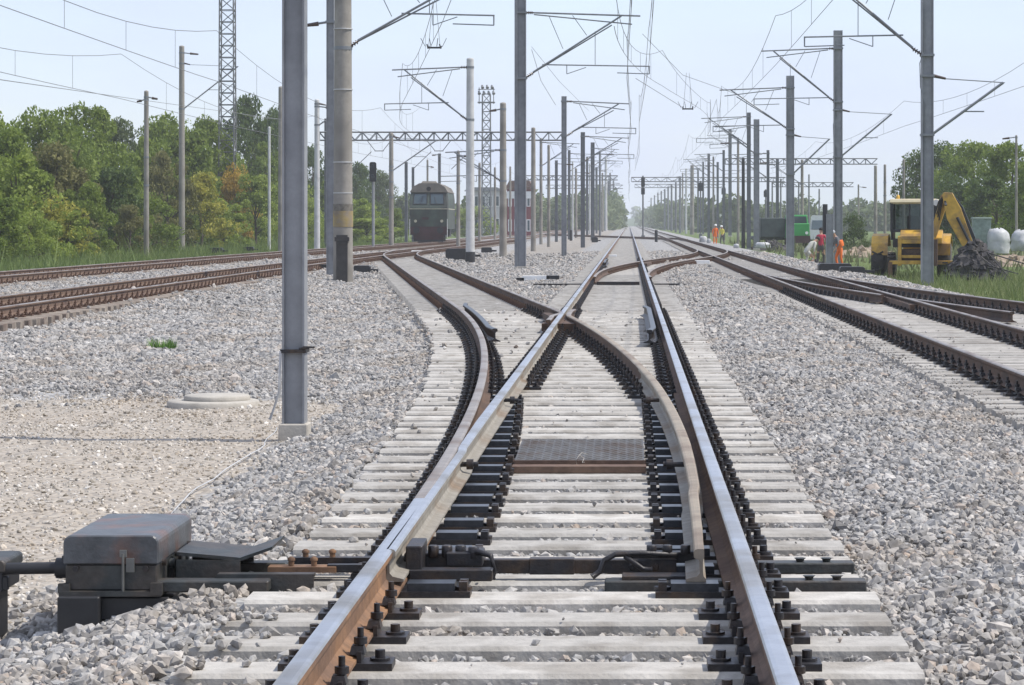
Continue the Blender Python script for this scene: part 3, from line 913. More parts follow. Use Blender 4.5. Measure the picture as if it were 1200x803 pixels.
# second box at the left edge, joined by the pipe
b2 = empty('junction_box', (-2.83, 11.36, 0), label='small black cable box at the left edge, piped to the point machine', cat='cable box')
b = MB(); b.prism(lidpoly(.13, .05, .02), 'y', 0, .34); b.build('lid', M['machine'], b2, (0, 0, .062), bevel=.004)
b = MB(); b.box((0, .17, .02), (.235, .32, .09)); b.box((.125, .03, .01), (.03, .03, .06)); b.box((0.02, .17, -.13), (.12, .2, .22)); b.build('case', M['black'], b2, bevel=.004)
# throw rod cover and its side bar
rc = empty('rod_cover', (-1.99, 11.55, 0), label='dark folded steel cover over the throw rods beside the point machine', cat='rod cover')
b = MB()
b.prism([(0, .11), (.28, .085), (.42, .135), (.42, .148), (.28, .10), (0, .125)], 'y', 0, .42)
b.box((.14, .0, .035), (.28, .014, .11)); b.box((.14, .42, .035), (.28, .014, .11))
b.build('top_plate', M['machine'], rc)
b = MB(); b.prism([(.10, -.10), (.20, .045), (.62, .045), (.62, -.05), (.40, -.10)], 'y', -.14, -.125); b.box((.41, -.10, .038), (.42, .07, .014), 0)
b.build('side_bar', M['machine'], rc)
b = MB(); b.box((.55, .05, .045), (.30, .09, .025), 1); b.box((.80, .05, .05), (.28, .05, .03)); b.box((.72, .22, .06), (.5, .05, .03)); b.box((.62, .13, .035), (.36, .04, .03))
b.build('throw_rod', [M['oiled'], M['rust']], rc)
b = MB()
for x, y, z in ((.50, .04, .06), (.60, .04, .06), (.54, .23, .07), (.66, .23, .07)):
    b.cyl((x, y, z), (x, y, z + .022), .013, n=6); b.lathe((x, y, z + .022), [(.017, 0), (.017, .011), (.006, .018)], 6)
b.build('rod_bolt', M['rust'], rc)
# far point machine of the second turnout
pm2 = empty('point_machine', (X_at(622, 74), 74, 0), label='small point machine with a white lid left of the farther turnout', cat='point machine')
b = MB(); b.prism(lidpoly(.38, .14, .03), 'y', 0, .5); b.build('lid', M['white'], pm2, (.12, 0, -.05))
b = MB(); b.box((.12, .25, -.13), (.7, .46, .16)); b.box((-.3, .15, -.02), (.22, .3, .12)); b.box((.62, .15, .05), (.36, .3, .1)); b.build('case', M['black'], pm2)

# ---------------------------------------------------------------- small things on the ground
def marker(px, py, w_, h, label):
    Y = Y_on(py, -.02)
    b = MB(); b.box((0, 0, h / 2), (w_, .3, h), top=.92)
    o = b.build('marker_block', M['white'], None, (X_at(px, Y), Y, -.08), bevel=.01)
    tag(o, label, 'marker block')
marker(718, 301, .42, .16, 'white marker block in the ballast by the farther turnout branch')
marker(823, 310, .62, .22, 'white marker block right of the curving branch rail')
marker(492, 297, .95, .22, 'white marker block among the rails below the locomotive')
def peg(px, py, pt, label):
    Y = Y_on(py, -.06)
    h = (py - pt) * Y / F
    b = MB(); b.cyl((0, 0, 0), (0, 0, h), .13, .13, 8); b.lathe((0, 0, h), [(.13, 0), (.09, .05), (.02, .07)], 8)
    o = b.build('short_post', M['black'], None, (X_at(px, Y), Y, -.08))
    tag(o, label, 'post')
peg(669, 282, 270, 'short black post left of the straight track')
peg(769, 284, 270, 'short black post right of the straight track before the far crossing')
peg(714, 268, 259, 'tiny black post left of the rails far down the line')
peg(753, 268, 260, 'tiny black post under the far signal')
def dwarf(px, py, pt, label):
    Y = Y_on(py, -.06); h = (py - pt) * Y / F
    e = empty('dwarf_signal', (X_at(px, Y), Y, -.08), label=label, cat='signal')
    b = MB(); b.box((0, 0, h * .3), (.22, .2, h * .6)); b.build('post', M['concrete'], e)
    b = MB(); b.prism(lidpoly(.22, h * .42, .12), 'y', -.12, .12); b.build('signal_head', M['white'], e, (0, 0, h * .58))
    b = MB(); b.cyl((0, -.13, h * .78), (0, -.2, h * .78), .09, n=10); b.build('lamp', M['black'], e)
dwarf(491, 285, 270, 'white dwarf signal standing in front of the locomotive')
def blackbox(px, py, w_, h, label):
    Y = Y_on(py, -.08)
    b = MB(); b.prism(lidpoly(w_ / 2, h, h * .25), 'y', 0, w_ * .8); b.box((w_ * .7, w_ * .4, h * .35), (w_ * .5, .12, .1))
    o = b.build('trackside_box', M['black'], None, (X_at(px, Y), Y, -.09), bevel=.01)
    tag(o, label, 'trackside box')
blackbox(424, 320, .55, .26, 'black trackside box right of the banded concrete mast')
blackbox(378, 318, .36, .24, 'black trackside box left of the banded concrete mast')
blackbox(697, 284, .55, .45, 'black trackside box beside the mast row near the far crossing')
blackbox(253, 296, .7, .28, 'black trackside box in the grass verge left of the near mast')
blackbox(291, 294, .6, .25, 'black trackside box in the grass close behind the near mast')
blackbox(570, 296, .6, .3, 'black trackside box right of the white mast')
blackbox(536, 304, 1.1, .5, 'long low black trackside box left of the white mast')
blackbox(979, 319, 1.1, .30, 'black cable box beside the rails in front of the workers')
blackbox(999, 321, .8, .24, 'dark green cable box in the weeds right of the workers')
mh = empty('manhole', (X_at(250, 26.4), 26.4, -.27), label='round concrete manhole cover lying in the gravel left of the near mast', cat='manhole')
b = MB(); b.lathe((0, 0, 0), [(.46, 0), (.46, .05), (.44, .065), (.36, .065)], 28); b.build('ring', M['concrete'], mh)
b = MB(); b.lathe((.03, .05, .066), [(.33, 0), (.335, .035), (.31, .05), (.02, .055)], 28); b.build('cover', M['concrete'], mh)
def cord(pts, r_, m, label):
    q = []
    for i in range(len(pts) - 1):
        for k in range(6):
            t = k / 6; q.append([pts[i][j] * (1 - t) + pts[i + 1][j] * t for j in range(3)])
    q.append(pts[-1])
    q = [(a + .015 * math.sin(i * 1.1), c + .02 * math.cos(i * .7), float(gz(a, c)) + .03 + d) for i, (a, c, d) in enumerate(q)]
    b = MB(); b.tube(q, r_, 5); o = b.build('cord', m)
    tag(o, label, 'cable')
cord([(-2.98, 22.2, .1), (-3.0, 21.6, .0), (-2.97, 19, .01), (-2.93, 17, .0), (-2.60, 13.2, .01), (-2.25, 12.3, .02)], .005, M['sheet'], 'thin pale cable from the near mast down to the point machine')
# grass tuft in the gravel
def blades(x, y, z, h, spread, k, m, name, seed, w_=.012):
    r = np.random.default_rng(seed); vs = []; fs = []
    for i in range(k):
        a = r.uniform(0, 6.28); q = spread * math.sqrt(r.uniform(0, 1)); bx, by = x + q * math.cos(a), y + q * math.sin(a)
        t = r.uniform(0, 6.28); hh = h * r.uniform(.5, 1.1); lean = hh * .6
        c = len(vs)
        vs += [(bx - w_ * math.cos(t), by - w_ * math.sin(t), z), (bx + w_ * math.cos(t), by + w_ * math.sin(t), z), (bx + lean * math.cos(a) * r.uniform(.2, 1), by + lean * math.sin(a) * r.uniform(.2, 1), z + hh)]
        fs.append((c, c + 1, c + 2))
    me = bpy.data.meshes.new(name); me.from_pydata(vs, [], fs); me.materials.append(m)
    return me
M['tuft'] = mat('fresh_grass', (.13, .24, .045), .8, 0, .3, 8)
o = link('grass_tuft', blades(0, 0, 0, .22, .17, 220, M['tuft'], 'grass_tuft', 3), None, (X_at(191, 36.5), 36.5, -.24)); tag(o, 'small green tuft of grass alone in the gravel on the left', 'grass tuft')
# ---------------------------------------------------------------- catenary masts
MASTS_G = 'catenary masts along the lines'
def h_column(w_, d_, z0, z1):
    b = MB(); t = w_ * .07 + .004
    b.box((-w_ / 2 + t / 2, 0, (z0 + z1) / 2), (t, d_, z1 - z0))
    b.box((w_ / 2 - t / 2, 0, (z0 + z1) / 2), (t, d_, z1 - z0))
    b.box((0, -d_ * .28, (z0 + z1) / 2), (w_ - 2 * t - .002, t * .8, z1 - z0))
    # joint plates as on the real masts
    return b
def full_arm(root, side, Rr, zt, drop, zs, m='tube', dbl=True):
    """tie bar, strut, steady tube and registration arm on one side of a mast"""
    s = side
    b = MB()
    b.cyl((s * .45, 0, zt), (s * Rr, 0, zt - .12), .035, n=6)
    if dbl: b.cyl((s * .45, .08, zt - .06), (s * Rr * .93, .05, zt - .42), .026, n=6)
    b.build('tie_bar', M[m], root)
    b = MB(); b.cyl((s * .42, 0, zt - drop + .22), (s * Rr * .84, 0, zt - .12), .036, n=6)
    b.cyl((s * .42, .05, zt - drop + .20), (s * Rr * .76, .05, zt - .45), .026, n=6)
    b.build('strut', M[m], root)
    for q, (za, zb) in ((.12, (zt, zt)), (.12, (zt - drop, zt - drop + .22))):
        b = MB()
        a0, a1 = Vector((s * q, 0, za)), Vector((s * .46, 0, zb))
        b.cyl(a0, a1, .03, n=6)
        for k in range(4):
            p0 = a0.lerp(a1, .15 + .2 * k); p1 = a0.lerp(a1, .25 + .2 * k); b.cyl(p0, p1, .075, .045, n=8)
        b.build('insulator', M['insul'], root)
    x0 = Rr * .84 * max(.15, min(.9, (zs - (zt - drop)) / drop))
    b = MB(); b.cyl((s * x0, 0, zs), (s * (Rr + .35), 0, zs - .06), .026, n=6)
    b.cyl((s * (Rr + .33), 0, zs - .06), (s * (Rr + .33), 0, zs - .34), .022, n=5)
    b.cyl((s * (Rr + .33), 0, zs - .34), (s * (Rr - .85), 0, zs - .30), .018, n=5)
    b.cyl((s * (x0 + .9), 0, zs), (s * (x0 + .9), 0, zs - .34), .016, n=5)
    b.cyl((s * (x0 + .9), 0, zs - .34), (s * (x0 + 1.6), 0, zs - .1), .014, n=5)
    b.build('steady_tube', M[m], root)
    b = MB()
    for u in (.35, .55):
        zst = zt - drop + .22 + (drop - .34) * u / .84
        b.cyl((s * Rr * (u - .12), 0, zt - .1), (s * Rr * u, 0, zst), .012, n=4)
    b.cyl((s * Rr * .62, 0, zt - drop + .2 + (drop - .34) * .62 / .84), (s * Rr * .62, 0, zs), .012, n=4)
    b.build('hanger', M[m], root)
def back_arm(root, side, Rr, zt, drop, m='tube'):
    s = side
    b = MB(); b.cyl((s * .12, 0, zt - drop), (s * Rr, 0, zt), .045, n=6); b.build('strut', M[m], root)
    b = MB(); b.cyl((s * .5, 0, zt + .12), (s * (Rr + .05), 0, zt), .016, n=5); b.build('tie_bar', M[m], root)
    b = MB(); b.cyl((s * .1, 0, zt + .22), (s * .55, 0, zt + .12), .06, .035, n=7); b.build('insulator', M['insul'], root)
    b = MB(); b.cyl((s * Rr * .45, 0, zt - drop * .55), (s * Rr * .75, 0, zt - drop * .55), .02, n=5); b.build('steady_tube', M[m], root)
def short_arm(root, side, Rr, zt, m='tube'):
    b = MB(); b.cyl((side * .1, 0, zt), (side * Rr, 0, zt - .1), .04, n=6); b.build('tie_bar', M[m], root)
    b = MB(); b.cyl((side * Rr * .5, 0, zt - .05), (side * Rr, 0, zt - .1), .075, .05, n=7); b.build('insulator', M['insul'], root)

def mast(px, pb, pt, wp, kind, label, zb=-.2, arms=(), Y=None, group=MASTS_G, bandz=(), m=None, plinth=True):
    Y = Y or Y_on(pb, zb)
    root = empty('catenary_mast', (X_at(px, Y), Y, zb), label=label, cat='mast', group=group)
    H = Z_at(pt, Y) - zb
    w_ = wp * Y / F
    if kind == 'H':
        h_column(w_, w_ * 1.15, -.5, H).build('column', M[m or 'galv'], root)
    elif kind == 'round':
        b = MB(); k = 8
        for i in range(k):
            z0, z1 = -.5 + (H + .5) * i / k, -.5 + (H + .5) * (i + 1) / k
            r0 = w_ / 2 * (1.12 - .24 * i / k); r1 = w_ / 2 * (1.12 - .24 * (i + 1) / k)
            b.cyl((0, 0, z0), (0, 0, z1), r0, r1, 14, caps=(i == k - 1))
        b.build('column', M[m or 'spun'], root)
        b = MB(); b.lathe((0, 0, H), [(w_ / 2 * .9, 0), (w_ / 2 * .8, .06), (.02, .09)], 10); b.build('cap', M[m or 'spun'], root)
    if plinth and kind == 'H':
        b = MB(); b.box((0, 0, -.13), (w_ * 1.2 + .03, w_ * 1.3 + .03, .22), top=.95); b.build('plinth', M['concrete'], root, bevel=.01)
    bm_ = MB(); got = False
    zs_ = list(bandz)
    for a in arms:
        if a[0] == 'full':
            _, side, Rr, py, dropx, zsx = a
            zt = Z_at(py, Y) - zb; full_arm(root, side, Rr, zt, dropx, zt - zsx); zs_ += [zt, zt - dropx]
        elif a[0] == 'back':
            _, side, Rr, py, dropx = a
            zt = Z_at(py, Y) - zb; back_arm(root, side, Rr, zt, dropx); zs_ += [zt - dropx, zt + .2]
        else:
            _, side, Rr, py = a
            zt = Z_at(py, Y) - zb; short_arm(root, side, Rr, zt); zs_ += [zt]
    for z in zs_:
        k = 1.12 - .24 * max(0, z) / max(H, .1) if kind == 'round' else 1
        bm_ = MB()
        if kind == 'round': bm_.cyl((0, 0, z - .05), (0, 0, z + .05), w_ / 2 * k + .015, n=12)
        else: bm_.box((0, 0, z), (w_ + .05, w_ * 1.15 + .05, .07))
        bm_.build('clamp', M['tube'], root)
    return root, Y, H, w_

# --- near left
r1, Y1, H1, w1 = mast(345.5, 493, -130, 26, 'H', 'tall grey steel H-section mast nearest the camera, on the left gravel', zb=-.12)
z = Z_at(411, Y1) + .12
b = MB(); b.box((0, 0, z), (w1 + .03, w1 * 1.15 + .03, .03)); b.cyl((.05, -w1 * .58, z + .02), (w1 * .72, -w1 * .62, z + .03), .012, n=6); b.box((w1 * .7, -w1 * .6, z + .035), (.10, .03, .015))
b.build('strap', M['oiled'], r1)
b = MB(); b.tube([(-w1 * .5, -w1 * .5, z), (-w1 * .56, -w1 * .6, .6), (-w1 * .6, -w1 * .7, .25), (-w1 * 1.0, -w1 * .9, .02)], .012, 6); b.build('earth_cable', M['sheet'], r1)
r2, Y2, H2, w2 = mast(402, 331, -120, 21, 'round', 'thick banded concrete mast with a yellow painted band, left of centre', zb=-.12,
     arms=[('full', 1, 4.0, -25, 2.0 + 0.0, 1.0)])
b = MB(); b.cyl((0, 0, 0), (0, 0, .46), w2 / 2 * 1.12, w2 / 2 * 1.12, 18, caps=False); z = Z_at(262, Y2) + .12
b.build('yellow_band', M['band_paint'], r2, (0, 0, z - .1))
b = MB(); b.cyl((0, 0, 0), (0, 0, .26), w2 / 2 * 1.11, w2 / 2 * 1.11, 18, caps=False); b.build('dark_band', mat('worn_dark_band', (.16, .145, .12), .85, 0, .4, 9), r2, (0, 0, Z_at(247, Y2) + .05))
b = MB(); b.box((0, -w2 * .52, .68), (w2 * .62, .10, 1.36)); b.box((0, -w2 * .54, 1.24), (w2 * .8, .14, .12)); b.box((0, -w2 * .55, 1.12), (w2 * .62, .14, .06)); b.build('foot_panel', mat('panel_steel', (.055, .05, .047), .6, .2, .3, 5), r2)
b = MB()
for py in (34, 105, 190, 226):
    b = MB(); b.cyl((0, 0, Z_at(py, Y2) + .10), (0, 0, Z_at(py, Y2) + .13), w2 / 2 * 1.09, n=18); b.build('hoop', M['spun_pale'], r2)
mast(387.5, 326, -90, 9, 'H', 'grey steel mast standing right behind the banded concrete mast', zb=-.12, arms=[('short', -1, .75, 26)])
mast(551, 307, 70, 9.6, 'round', 'white mast with a black painted foot, left of the straight track', zb=-.15, m='spun_pale', arms=[('full', -1, 3.5, 79, 2.35, 1.58)])
rw = [o for o in C.objects if o.get('label', '').startswith('white mast with')][0]
b = MB(); b.cyl((0, 0, -.1), (0, 0, .45), .22, .215, 14, caps=False); b.build('black_foot', M['black'], rw)
mast(611, 311, -60, 11, 'H', 'tallest grey steel mast beside the straight track, its cantilever over the rails', zb=.02, Y=96, arms=[('full', 1, 4.35, 15, 2.4, 1.9)])
mast(604.5, 312, -30, 3, 'H', 'thin pale steel post touching the tallest grey mast', zb=.02, Y=95)
mast(589.5, 302, 122, 8, 'round', 'brownish concrete mast just left of the tallest grey mast', arms=[('short', -1, .7, 128), ('full', -1, 3.0, 176, 1.6, 1.3)])
mast(625, 295, 151, 5.5, 'round', 'slim concrete mast with a black foot right of the tallest grey mast')
mast(661, 303, 113, 6, 'H', 'steel mast with a plain triangular cantilever, right of the tallest one', arms=[('full', 1, 3.3, 119, 1.75, 1.3)])
mast(643, 290, 171, 3.6, 'round', 'thin concrete mast between the tallest and the triangular cantilever mast', m='spun')
mast(683, 292, 155, 5, 'H', 'steel mast with ringed top, third of the row left of the straight track', arms=[('full', 1, 3.2, 160, 1.7, 1.2)], m='galv_far')
mast(694.5, 283, 167, 4.6, 'H', 'steel mast right behind the ringed one in the row left of the track', arms=[('full', 1, 2.6, 174, 1.7, 1.2)], m='galv_far')
mast(710, 271, 185, 3.2, 'round', 'small pale mast near the end of the left row', arms=[('full', 1, 3.0, 188, 2.2, 1.2)], m='spun_pale')
mast(671, 281, 190, 2.2, 'round', 'thin pale mast half hidden behind the left row, by the treeline', m='spun_pale', zb=-.1)
mast(691, 275, 192, 2.0, 'round', 'very thin pale mast in the gap of the left row', m='spun_pale')
# --- far left
mast(213, 297, 55, 7, 'round', 'tall concrete mast on the grass verge at the far left', zb=-.4, arms=[('short', 1, 1.1, 62), ('back', 1, 3.7, 78, 2.8)])
mast(171.5, 262, 108, 6, 'round', 'concrete mast sunk in the bushes, leftmost of all masts', zb=-.4, Y=140, arms=[('short', 1, .6, 114), ('short', -1, .5, 117)], bandz=(4.0, 5.5))
mast(329, 285, 103, 6, 'round', 'concrete mast peeping out from behind the near steel mast', zb=-.4, Y=150)
mast(315.5, 268, 150, 3.4, 'round', 'short pale mast among the bushes left of the near steel mast', zb=-.4, Y=170, m='spun_pale')
mast(371.5, 286, 118, 6.5, 'round', 'pale sunlit mast between the near mast and the banded one', zb=-.4, Y=150, m='spun_pale', arms=[('short', 1, 1.0, 125), ('back', 1, 1.6, 126, 1.0)])
mast(382, 280, 139, 3.5, 'H', 'dark thin mast behind the pale sunlit one', zb=-.3, Y=190, m='galv_far', bandz=(5, 6))
mast(458.5, 279, 157, 5.5, 'round', 'ringed concrete mast under the lattice beam left of the locomotive', zb=-.3, Y=172, arms=[('back', 1, 3.0, 164, 2.0)], bandz=(3.6, 4.6, 5.6))
mast(476, 272, 190, 3.5, 'H', 'dark mast just left of the locomotive', zb=-.3, Y=235, m='galv_far', bandz=(4, 5))
mast(484, 272, 196, 3, 'H', 'thinner dark mast touching the locomotive cab on the left', zb=-.3, Y=240, m='galv_far')
mast(501, 272, 188, 2.6, 'round', 'left one of two masts rising behind the locomotive roof', zb=-.3, Y=250, arms=[('short', 1, .6, 195)])
mast(515, 272, 180, 3.2, 'H', 'right one of two masts rising behind the locomotive roof', zb=-.3, Y=245, m='galv_far', arms=[('short', -1, .7, 181)])
mast(537, 286, 178, 4.4, 'round', 'concrete mast between the locomotive and the white mast', zb=-.3, Y=165, arms=[('short', 1, .7, 182)], bandz=(4.4,))
mast(562, 276, 192, 3.4, 'round', 'dark concrete mast right beside the white mast', zb=-.2, Y=215)
mast(580, 271, 197, 2.8, 'round', 'thin mast in front of the pale building', zb=-.2, Y=260)
mast(598, 272, 196, 2.6, 'round', 'thin mast in front of the red building', zb=-.2, Y=262)
# --- right hand side
mast(1086.5, 336, -70, 13.5, 'H', 'big grey steel mast in front of the backhoe loader', zb=-.3, arms=[('back', 1, 2.25, 97, 1.55), ('full', -1, 3.3, -28, 2.35, 1.75)])
mast(982, 303, 36, 10, 'H', 'grey steel mast behind the workers in orange and red', zb=-.4, Y=123, arms=[('full', -1, 3.6, 57, 2.5, 2.3), ('back', 1, 2.5, 134, 2.0)])
mast(926, 305, 89, 9, 'H', 'grey steel mast left of the workers', zb=-.3, arms=[('full', -1, 3.6, 103, 2.1, 1.9), ('back', 1, 2.0, 163, 1.8)])
mast(886.5, 291, 140, 6.5, 'H', 'right one of a pair of steel masts in the right row', zb=-.2, arms=[('full', -1, 3.0, 147, 2.0, 1.3)])
mast(877.5, 291, 132, 4.5, 'H', 'left one of a pair of steel masts in the right row', zb=-.2, arms=[('full', -1, 3.4, 137, 2.0, 1.5)], m='galv_far')
mast(871, 289, 186, 4, 'round', 'dark stained mast with a black foot, short, in the right row', zb=-.2, m='black')
mast(855.5, 276, 152, 3.8, 'H', 'steel mast with a curved bracket in the right row', zb=-.2, arms=[('full', -1, 3.4, 158, 1.8, 1.2)], m='galv_far')
mast(830.5, 268, 180, 3, 'H', 'thin steel mast standing clear of the others in the right row', zb=-.2, Y=310, arms=[('full', -1, 3.0, 186, 2.0, 1.2)], m='galv_far')
mast(811, 274, 194, 4.6, 'round', 'dark round concrete mast in the right row', zb=-.2, arms=[('short', 1, 1, 198)])
mast(804, 273, 198, 2.4, 'round', 'pale mast close left of the dark round concrete one', zb=-.2, m='spun_pale')
mast(1026, 271, 195, 4, 'round', 'concrete mast holding the right end of the lattice beam', zb=-.3, Y=250)
mast(1037, 285, 194, 3.4, 'round', 'dark mast just left of the backhoe cab', zb=-.3, Y=200, bandz=(4, 5))
mast(1059, 262, 188, 3.2, 'round', 'dark mast rising behind the backhoe cab roof', zb=-.3, Y=210, arms=[('short', -1, .5, 197)])
mast(1006, 255, 217, 2.2, 'round', 'small mast beyond the round dark bush', zb=-.3, Y=330, arms=[('short', 1, 1, 219)])
mast(1191, 200, 160, 3, 'round', 'lamp-like mast top in the trees at the right edge', zb=-.3, Y=170, arms=[('short', -1, .9, 161)])
ORD = ['first', 'second', 'third', 'fourth', 'fifth', 'sixth', 'seventh', 'eighth', 'ninth']
for i, (px, pb, pt) in enumerate([(797, 272, 207), (792, 271, 214), (787, 270, 216), (783, 269, 219), (779, 269, 222), (775, 268, 224), (771, 267, 226), (767, 266.6, 229), (763, 266, 232)]):
    mast(px, pb, pt, 2.6 - .12 * i, 'round', 'far slim mast right of the vanishing rails, %s of its dense row from the right' % ORD[i], zb=-.1, arms=[('short', -1, 1.5, pt + 4)], group='far masts right of the rails', m='galv_far')
for i, (px, pb, pt) in enumerate([(703, 276, 178), (715, 269, 203), (719, 268, 212), (723, 267, 222), (726, 266.3, 230)]):
    mast(px, pb, pt, 2.6 - .2 * i, 'round', 'far slim mast left of the vanishing rails, %s of its row from the left' % ORD[i], zb=-.1, arms=[('short', 1, 2, pt + 3)], group='far masts left of the rails', m='galv_far')
for i, (px, pt) in enumerate(((905, 214), (915, 210), (936, 214), (948, 205), (960, 222))):
    mast(px, 268, pt, 2.0, 'round', 'distant mast above the parked vehicles, %s from the left' % ORD[i], zb=-.3, Y=300 + px * .1, group='distant masts over the vehicles', m='galv_far')
LEFT_FAR = [(634, 287, 163), (652, 284, 188), (667, 281, 176), (675, 279, 198), (688, 277, 184), (699, 274, 196), (706, 272, 203), (713, 270, 212), (722, 268, 224), (729, 266.2, 236)]
RIGHT_FAR = [(940, 284, 188), (911, 285, 186), (900, 288, 176), (865, 285, 163), (848, 281, 176), (841, 278, 190), (836, 276, 184), (824, 274, 190), (818, 273, 199), (800, 271, 203)]
for nm, lst, sd in (('left', LEFT_FAR, 1), ('right', RIGHT_FAR, -1)):
    for i, (px, pb, pt) in enumerate(lst):
        ar = [('full', sd, 3.2, pt + 4, 1.9, 1.3)] if i % 2 == 0 else [('short', sd, 1.6, pt + 4)]
        mast(px, pb, pt, max(1.5, 3.6 - .2 * i), 'H' if i % 3 else 'round', 'slim grey mast in the thick of the far %s rows, %s from the picture edge' % (nm, (ORD + ['tenth'])[i]), zb=-.2, arms=ar, group='slim masts in the far %s rows' % nm, m='galv_far' if i % 3 else 'spun')
for nm_ in ('big grey steel mast in', 'grey steel mast behind the workers'):
    rt = [o for o in C.objects if o.get('label', '').startswith(nm_)][0]
    b = MB(); b.tube([(-.10, -.16, 1.2), (-.11, -.17, 4.0), (-.09, -.16, 5.4), (-.22, -.2, 5.9), (-.24, -.2, 6.6), (-.1, -.18, 7.0), (-.1, -.17, 8.2)], .014, 5); b.build('cable', M['tube'], rt)
gp, Yg, _, _ = mast(972, 313, 251, 8, 'H', 'short thick grey steel post between the red and orange workers', zb=-.3, m='galv')
b = MB(); b.cyl((-.18, .1, 1.4), (-.18, .1, 2.7), .11, n=8); b.build('black_sleeve', M['black'], gp)

# ---------------------------------------------------------------- lattice towers and portal beams
def lattice(name, px, Y, zb, H, w0, w1_, n, label, cat, mt='galv_far', th=.05):
    root = empty(name, (X_at(px, Y), Y, zb), label=label, cat=cat)
    b = MB()
    cs = [(-1, -1), (1, -1), (1, 1), (-1, 1)]
    for sx, sy in cs: b.cyl((sx * w0 / 2, sy * w0 / 2, 0), (sx * w1_ / 2, sy * w1_ / 2, H), th, n=4)
    b.build('upright', M[mt], root)
    b = MB()
    for i in range(n):
        z0, z1 = H * i / n, H * (i + 1) / n
        a0 = w0 + (w1_ - w0) * i / n; a1 = w0 + (w1_ - w0) * (i + 1) / n
        for k in range(4):
            p, q = cs[k], cs[(k + 1) % 4]
            if i % 2: p, q = q, p
            b.cyl((p[0] * a0 / 2, p[1] * a0 / 2, z0), (q[0] * a1 / 2, q[1] * a1 / 2, z1), th * .55, n=4)
            b.cyl((cs[k][0] * a1 / 2, cs[k][1] * a1 / 2, z1), (cs[(k + 1) % 4][0] * a1 / 2, cs[(k + 1) % 4][1] * a1 / 2, z1), th * .5, n=4)
    b.build('lacing', M[mt], root)
    return root
lattice('lattice_tower', 266.5, 222, -.4, 30, 1.32, 1.1, 30, 'tall lattice steel tower rising out of the trees on the left', 'tower', th=.07)
tw = lattice('floodlight_tower', 570, 400, -.2, 21.5, 1.35, 1.2, 16, 'lattice floodlight tower with two rows of lamps behind the white mast', 'tower', th=.10)
b = MB(); b.box((0, 0, 20.2), (2.6, 1.6, .18)); b.cyl((-1.1, 0, 20), (-1.1, 0, 22.5), .06, n=4); b.cyl((1.1, 0, 20), (1.1, 0, 22.5), .06, n=4); b.cyl((-1.3, 0, 22.2), (1.3, 0, 22.2), .06, n=4); b.build('platform', M['galv_far'], tw)
for rz in (21.7, 22.6):
    for k in range(4 if rz < 22 else 3):
        b = MB(); b.cyl((0, -.25, -.1), (0, .25, .1), .26, .14, 8); b.build('lamp', M['galv_far'], tw, (-1.1 + k * .73 + (.5 if rz > 22 else 0), -.2, rz), (.5, 0, .3))
def portal(Y, px0, px1, pyt, pyb, n, label, mt='galv_far', th=.04):
    x0, x1 = X_at(px0, Y), X_at(px1, Y); zt, zb = Z_at(pyt, Y), Z_at(pyb, Y)
    root = empty('lattice_beam', (x0, Y, zb), label=label, cat='lattice beam')
    b = MB(); L = x1 - x0; h = zt - zb
    for z in (0, h):
        for y in (-.3, .3): b.cyl((0, y, z), (L, y, z), th, n=4)
    b.build('chord', M[mt], root)
    b = MB()
    for i in range(n):
        a, c = L * i / n, L * (i + 1) / n
        for y in (-.3, .3):
            b.cyl((a, y, 0 if i % 2 else h), (c, y, h if i % 2 else 0), th * .6, n=4)
            if i % 2 == 0: b.cyl((a, y, 0), (a, y, h), th * .6, n=4)
        b.cyl((a, -.3, h), (c, .3, h), th * .5, n=4)
    b.build('lacing', M[mt], root)
    return root
pb1 = portal(172.6, 374, 660, 155, 164.5, 34, 'long lattice beam spanning the left lines above the locomotive')
b = MB()
for px in (430, 500, 545):
    x = X_at(px, 172.6) - X_at(374, 172.6)
    b.cyl((x, 0, 0), (x + .55, 0, -.7), .025, n=5); b.cyl((x + 1.6, 0, 0), (x + 1.05, 0, -.7), .025, n=5); b.cyl((x + .5, 0, -.7), (x + 1.1, 0, -.7), .03, n=5)
    b.cyl((x + .3, 0, -.75), (x - .9, 0, -1.9), .025, n=5)
b.build('drop_bracket', M['galv_far'], pb1)
portal(251, 850, 1028, 186, 192.5, 26, 'lattice beam spanning the right lines behind the steel masts')
portal(300, 905, 1000, 214, 219, 16, 'lower lattice beam far behind the right row of masts')
portal(400, 615, 724, 206, 211, 20, 'distant lattice beam across the left row of masts', th=.07)
portal(620, 640, 730, 217, 221, 14, 'very far lattice beam left of the vanishing point', th=.08)
portal(640, 744, 850, 216, 220, 16, 'very far lattice beam right of the vanishing point', th=.08)
portal(430, 740, 920, 208, 213, 26, 'distant lattice beam across the right row of masts', th=.07)

